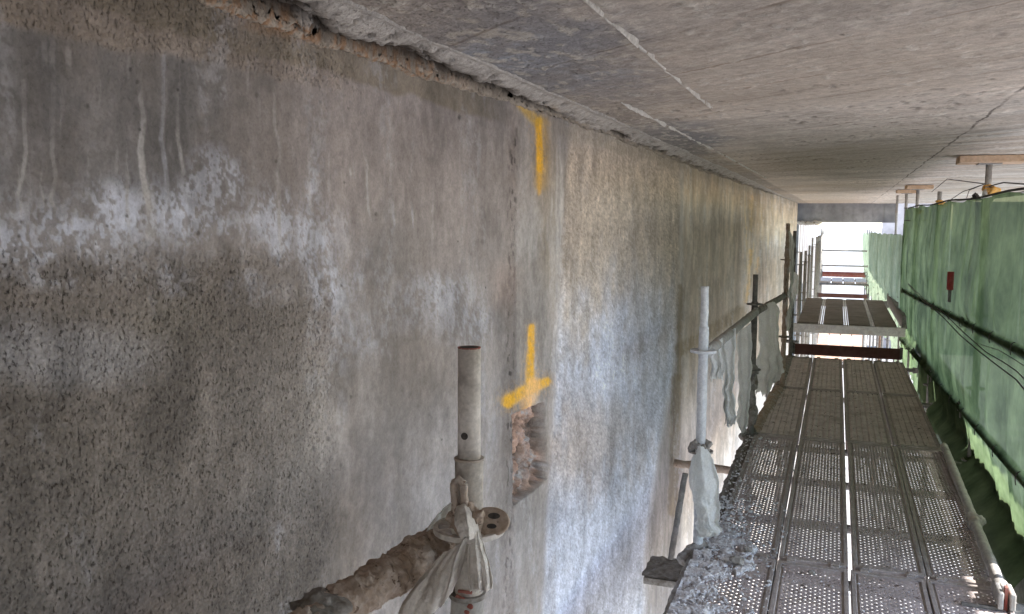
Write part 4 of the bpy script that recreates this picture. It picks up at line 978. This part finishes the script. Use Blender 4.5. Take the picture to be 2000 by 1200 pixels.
jack(.93, 12.34, 1.30, 2.020, True, 'jack with a cross handle under the middle timber block', 'middle timber block against the slab above the cross-handled jack', padlen=.30, wing=True)
jack(.93, 14.3, 1.30, 2.020, True, 'red-painted jack under the farthest timber block', 'farthest thin timber block against the slab above the red jack', mat='red', padlen=.30)
jack(.99, 17.5, 1.1, 2.068, False, 'dark upright at the corner of the end beam reaching the slab', mat='tubedark')
def strap(c, r, label, n=5):
    c = Vector(c); mb = MB(); t = thing('orange_tie', label, 'strap', c, 'orange ties')
    for k in range(n):
        pts = []; tz = random.uniform(-.02, .02); tl = random.uniform(-.015, .015)
        for i in range(13): a = i / 12 * 2 * math.pi; pts.append(((r + random.uniform(0, .007)) * math.cos(a), (r + random.uniform(0, .007)) * math.sin(a), tz + tl * math.sin(a)))
        mb.tube(pts, .006, 6)
    mb.build('windings', M['orange'], t, True)
    MB().blob((.03, -.02, -.015), (.04, .03, .03), .5, 30, 3).build('knot', M['orange'], t, True); return t
strap((.935, 6.75, 1.86), .026, 'orange strap wound thick round the nearest jack')
strap((.93, 9.73, 1.81), .026, 'orange tie on the short bare jack')
strap((.93, 12.34, 1.76), .024, 'faded orange tie low on the cross-handled jack', 3)
o = MB().blob((0, 0, 0), (.035, .03, .06), .4, 20, 3).build('film_wrap', M['poly'], None, True); o.location = (.935, 6.74, 1.81); tag(o, 'pale film bundled below the orange strap on the nearest jack', 'plastic film')
CT = 'thin cords tied to the nearest jack'
J = (.915, 6.74, 1.885)
cable([J, tuple(atX(1850, 350, .90)), tuple(atX(1820, 375, .93))], .0035, 'upper thin cord running back from the nearest jack to the slab', CT, rings=12)
cable([J, tuple(atX(1880, 375, .90)), tuple(atX(1847, 397, .88))], .003, 'lower thin cord running from the nearest jack to the short bare jack', CT, rings=12)
cable([J, tuple(atX(1893, 372, .90)), tuple(atX(1888, 387, .88))], .0025, 'short slanting cord from the nearest jack to the net hem', CT, rings=12)
cable([(.94, 6.72, 1.87), tuple(atX(1960, 357, .9)), tuple(atX(2015, 361, .9))], .004, 'thick cord leaving the nearest jack toward the picture edge', CT, rings=12)
kn = MB().blob((0, 0, 0), (.02, .02, .02), .5, 50, 3).build('cord_knot', M['rope'], None, True); kn.location = atX(1906, 383, .84); tag(kn, 'small dark knot on the net hem below the nearest jack', 'knot')

# ------------------------------------------------------------------ deck end, raised platform and beyond
board(-.44, .76, 11.19, 11.225, .022, .150, 'redtoe', 'dark red toe board standing across the end of the walkway')
t = thing('raised_platform', 'raised platform of brown planks with bright worn strips beyond the red toe board', 'platform', (0, 12.2, 0))
for r, (y0, y1) in enumerate(((0.03, 1.9), (1.93, 3.85))):
    for k in range(4):
        x0 = -.44 + k * .315
        MB().box(x0, x0 + .255, y0, y1, .26, .30).build('platform_plank', M['plank2'], t, bevel=.004)
        if k < 3: MB().box(x0 + .262, x0 + .282, y0, y1, .27, .294).build('worn_strip', M['strip'], t); MB().box(x0 + .290, x0 + .308, y0, y1, .27, .290).build('worn_strip', M['strip'], t)
MB().box(-.50, .86, -.01, .03, .17, .285).build('front_beam', M['tube'], t, bevel=.005)
MB().box(-.50, .86, 3.86, 3.90, .17, .285).build('rear_beam', M['tubedark'], t, bevel=.005)
for y in (1.0, 3.0):
    for x in (-.46, .93): MB().tube([(x, y, GZ), (x, y, .26)], .024, 10).build('support_tube', M['tubedark'], t, True)
MB().box(.82, .90, .1, 3.8, .26, .42).build('side_board', M['tubedark'], t)
# short tube ends and a stub left of the opening below the raised platform
ledger((-.62, 12.1, .06), (-.42, 12.0, .06), 'short dark stub tube left of the gap below the raised platform', mat='tubedark', heads=False, name='stub_tube')
def open_deck(y0, y1, z, label, mat, stripmat='strip', x0=-.42, toe=None):
    t = thing('far_platform', label, 'platform', (0, y0, z))
    for k in range(4):
        a = x0 + k * .33
        MB().box(a, a + .30, 0, y1 - y0, -.05, 0).build('platform_plank', M[mat], t, bevel=.004)
    for y in (0, y1 - y0): MB().tube([(x0 - .05, y, -.08), (x0 + 1.36, y, -.08)], .03, 10).build('bearer', M['tubedark'], t, True)
    return t
M['warmplank'] = dusty('sunlit_orange_board', (.42, .25, .17), (.50, .33, .25), 3, .85, .001)
open_deck(24.6, 30.6, -2.0, 'sunlit orange-brown lower platform far below the raised one', 'warmplank')
open_deck(27.6, 29.4, -.17, 'pale platform out in the daylight past the end beam', 'plank')
board(-.37, .82, 27.5, 27.54, -.03, .04, 'red', 'thin red toe board on the far daylight platform', group='far boards'); board(-.40, .86, 29.6, 29.64, -.14, .0, 'red', 'second red board at the rear of the far daylight platform', group='far boards')
board(-.34, .66, 20.0, 20.04, -.01, .075, 'redtoe', 'purplish board across the walkway behind the raised platform', group='far boards')
board(-.40, .90, 30.62, 30.66, -2.0, -1.85, 'red', 'red toe board at the back of the sunlit lower platform', group='far boards')
for z, lab in ((.28, 'lower thin rail across the bright far opening'), (.72, 'upper thin rail across the bright far opening')):
    ledger((-.40, 27.75, z), (.86, 27.75, z), lab, mat='tube', group='rails across the far opening')
# posts of the lower level, seen through the gap
lp = thing('lower_level_post', 'orange-brown post on the right of the lower level', 'scaffold post', (.98, 21.0, 0)); MB().tube([(0, 0, GZ), (0, 0, -.2)], .035, 12).build('tube', M['rusty'], lp, True); MB().ring((0, 0, -2.0), .03, .07, -.01, .01).build('rosette', M['rusty'], lp); MB().tube([(0, 0, -2.35), (0, 0, -2.15)], .037, 12).build('red_band', M['red'], lp, True)
lp2 = thing('lower_level_post', 'pale tubular post near the centre right of the lower level', 'scaffold post', (.72, 23.0, 0)); MB().tube([(0, 0, GZ), (0, 0, -.2)], .05, 12).build('tube', M['tube'], lp2, True)
# shoring beyond the wall end: upright boards, alternately pale and brown
sh = thing('shoring_wall', 'row of upright pale and brown boards standing beyond the end of the wall', 'shoring', (WX, WALL_END + 1.6, 0))
y = 0.; k = 0
while y < 22:
    wd_ = random.uniform(.55, .95); m_ = ('shoreA', 'shoreB', 'shoreA', 'shoreA', 'shoreB')[k % 5]
    MB().box(-.06 - random.uniform(0, .05), 0, y, y + wd_, GZ, random.uniform(1.45, 1.62)).build('upright_board', M[m_], sh, bevel=.01); y += wd_ + .06; k += 1
# low pale parapet wall across the site, seen over the net top
pw = thing('site_boundary_wall', 'pale pinkish wall of upright panels across the site above the netting', 'wall', (8, 46, GZ))
M['pink'] = dusty('pinkish_render', (.46, .39, .36), (.55, .47, .44), .5, .9, .004)
for k in range(16): MB().box(-6 + k * 1.5, -6 + k * 1.5 + 1.42, 0, .2, 0, 6.95).build('wall_panel', M['pink'], pw, bevel=.01)
# pale screed strip under the scaffold
sc = MB().box(WX - .02, 6.5, -8, 60, GZ, GZ + .05).build('path', M['paving']); tag(sc, kind='structure')
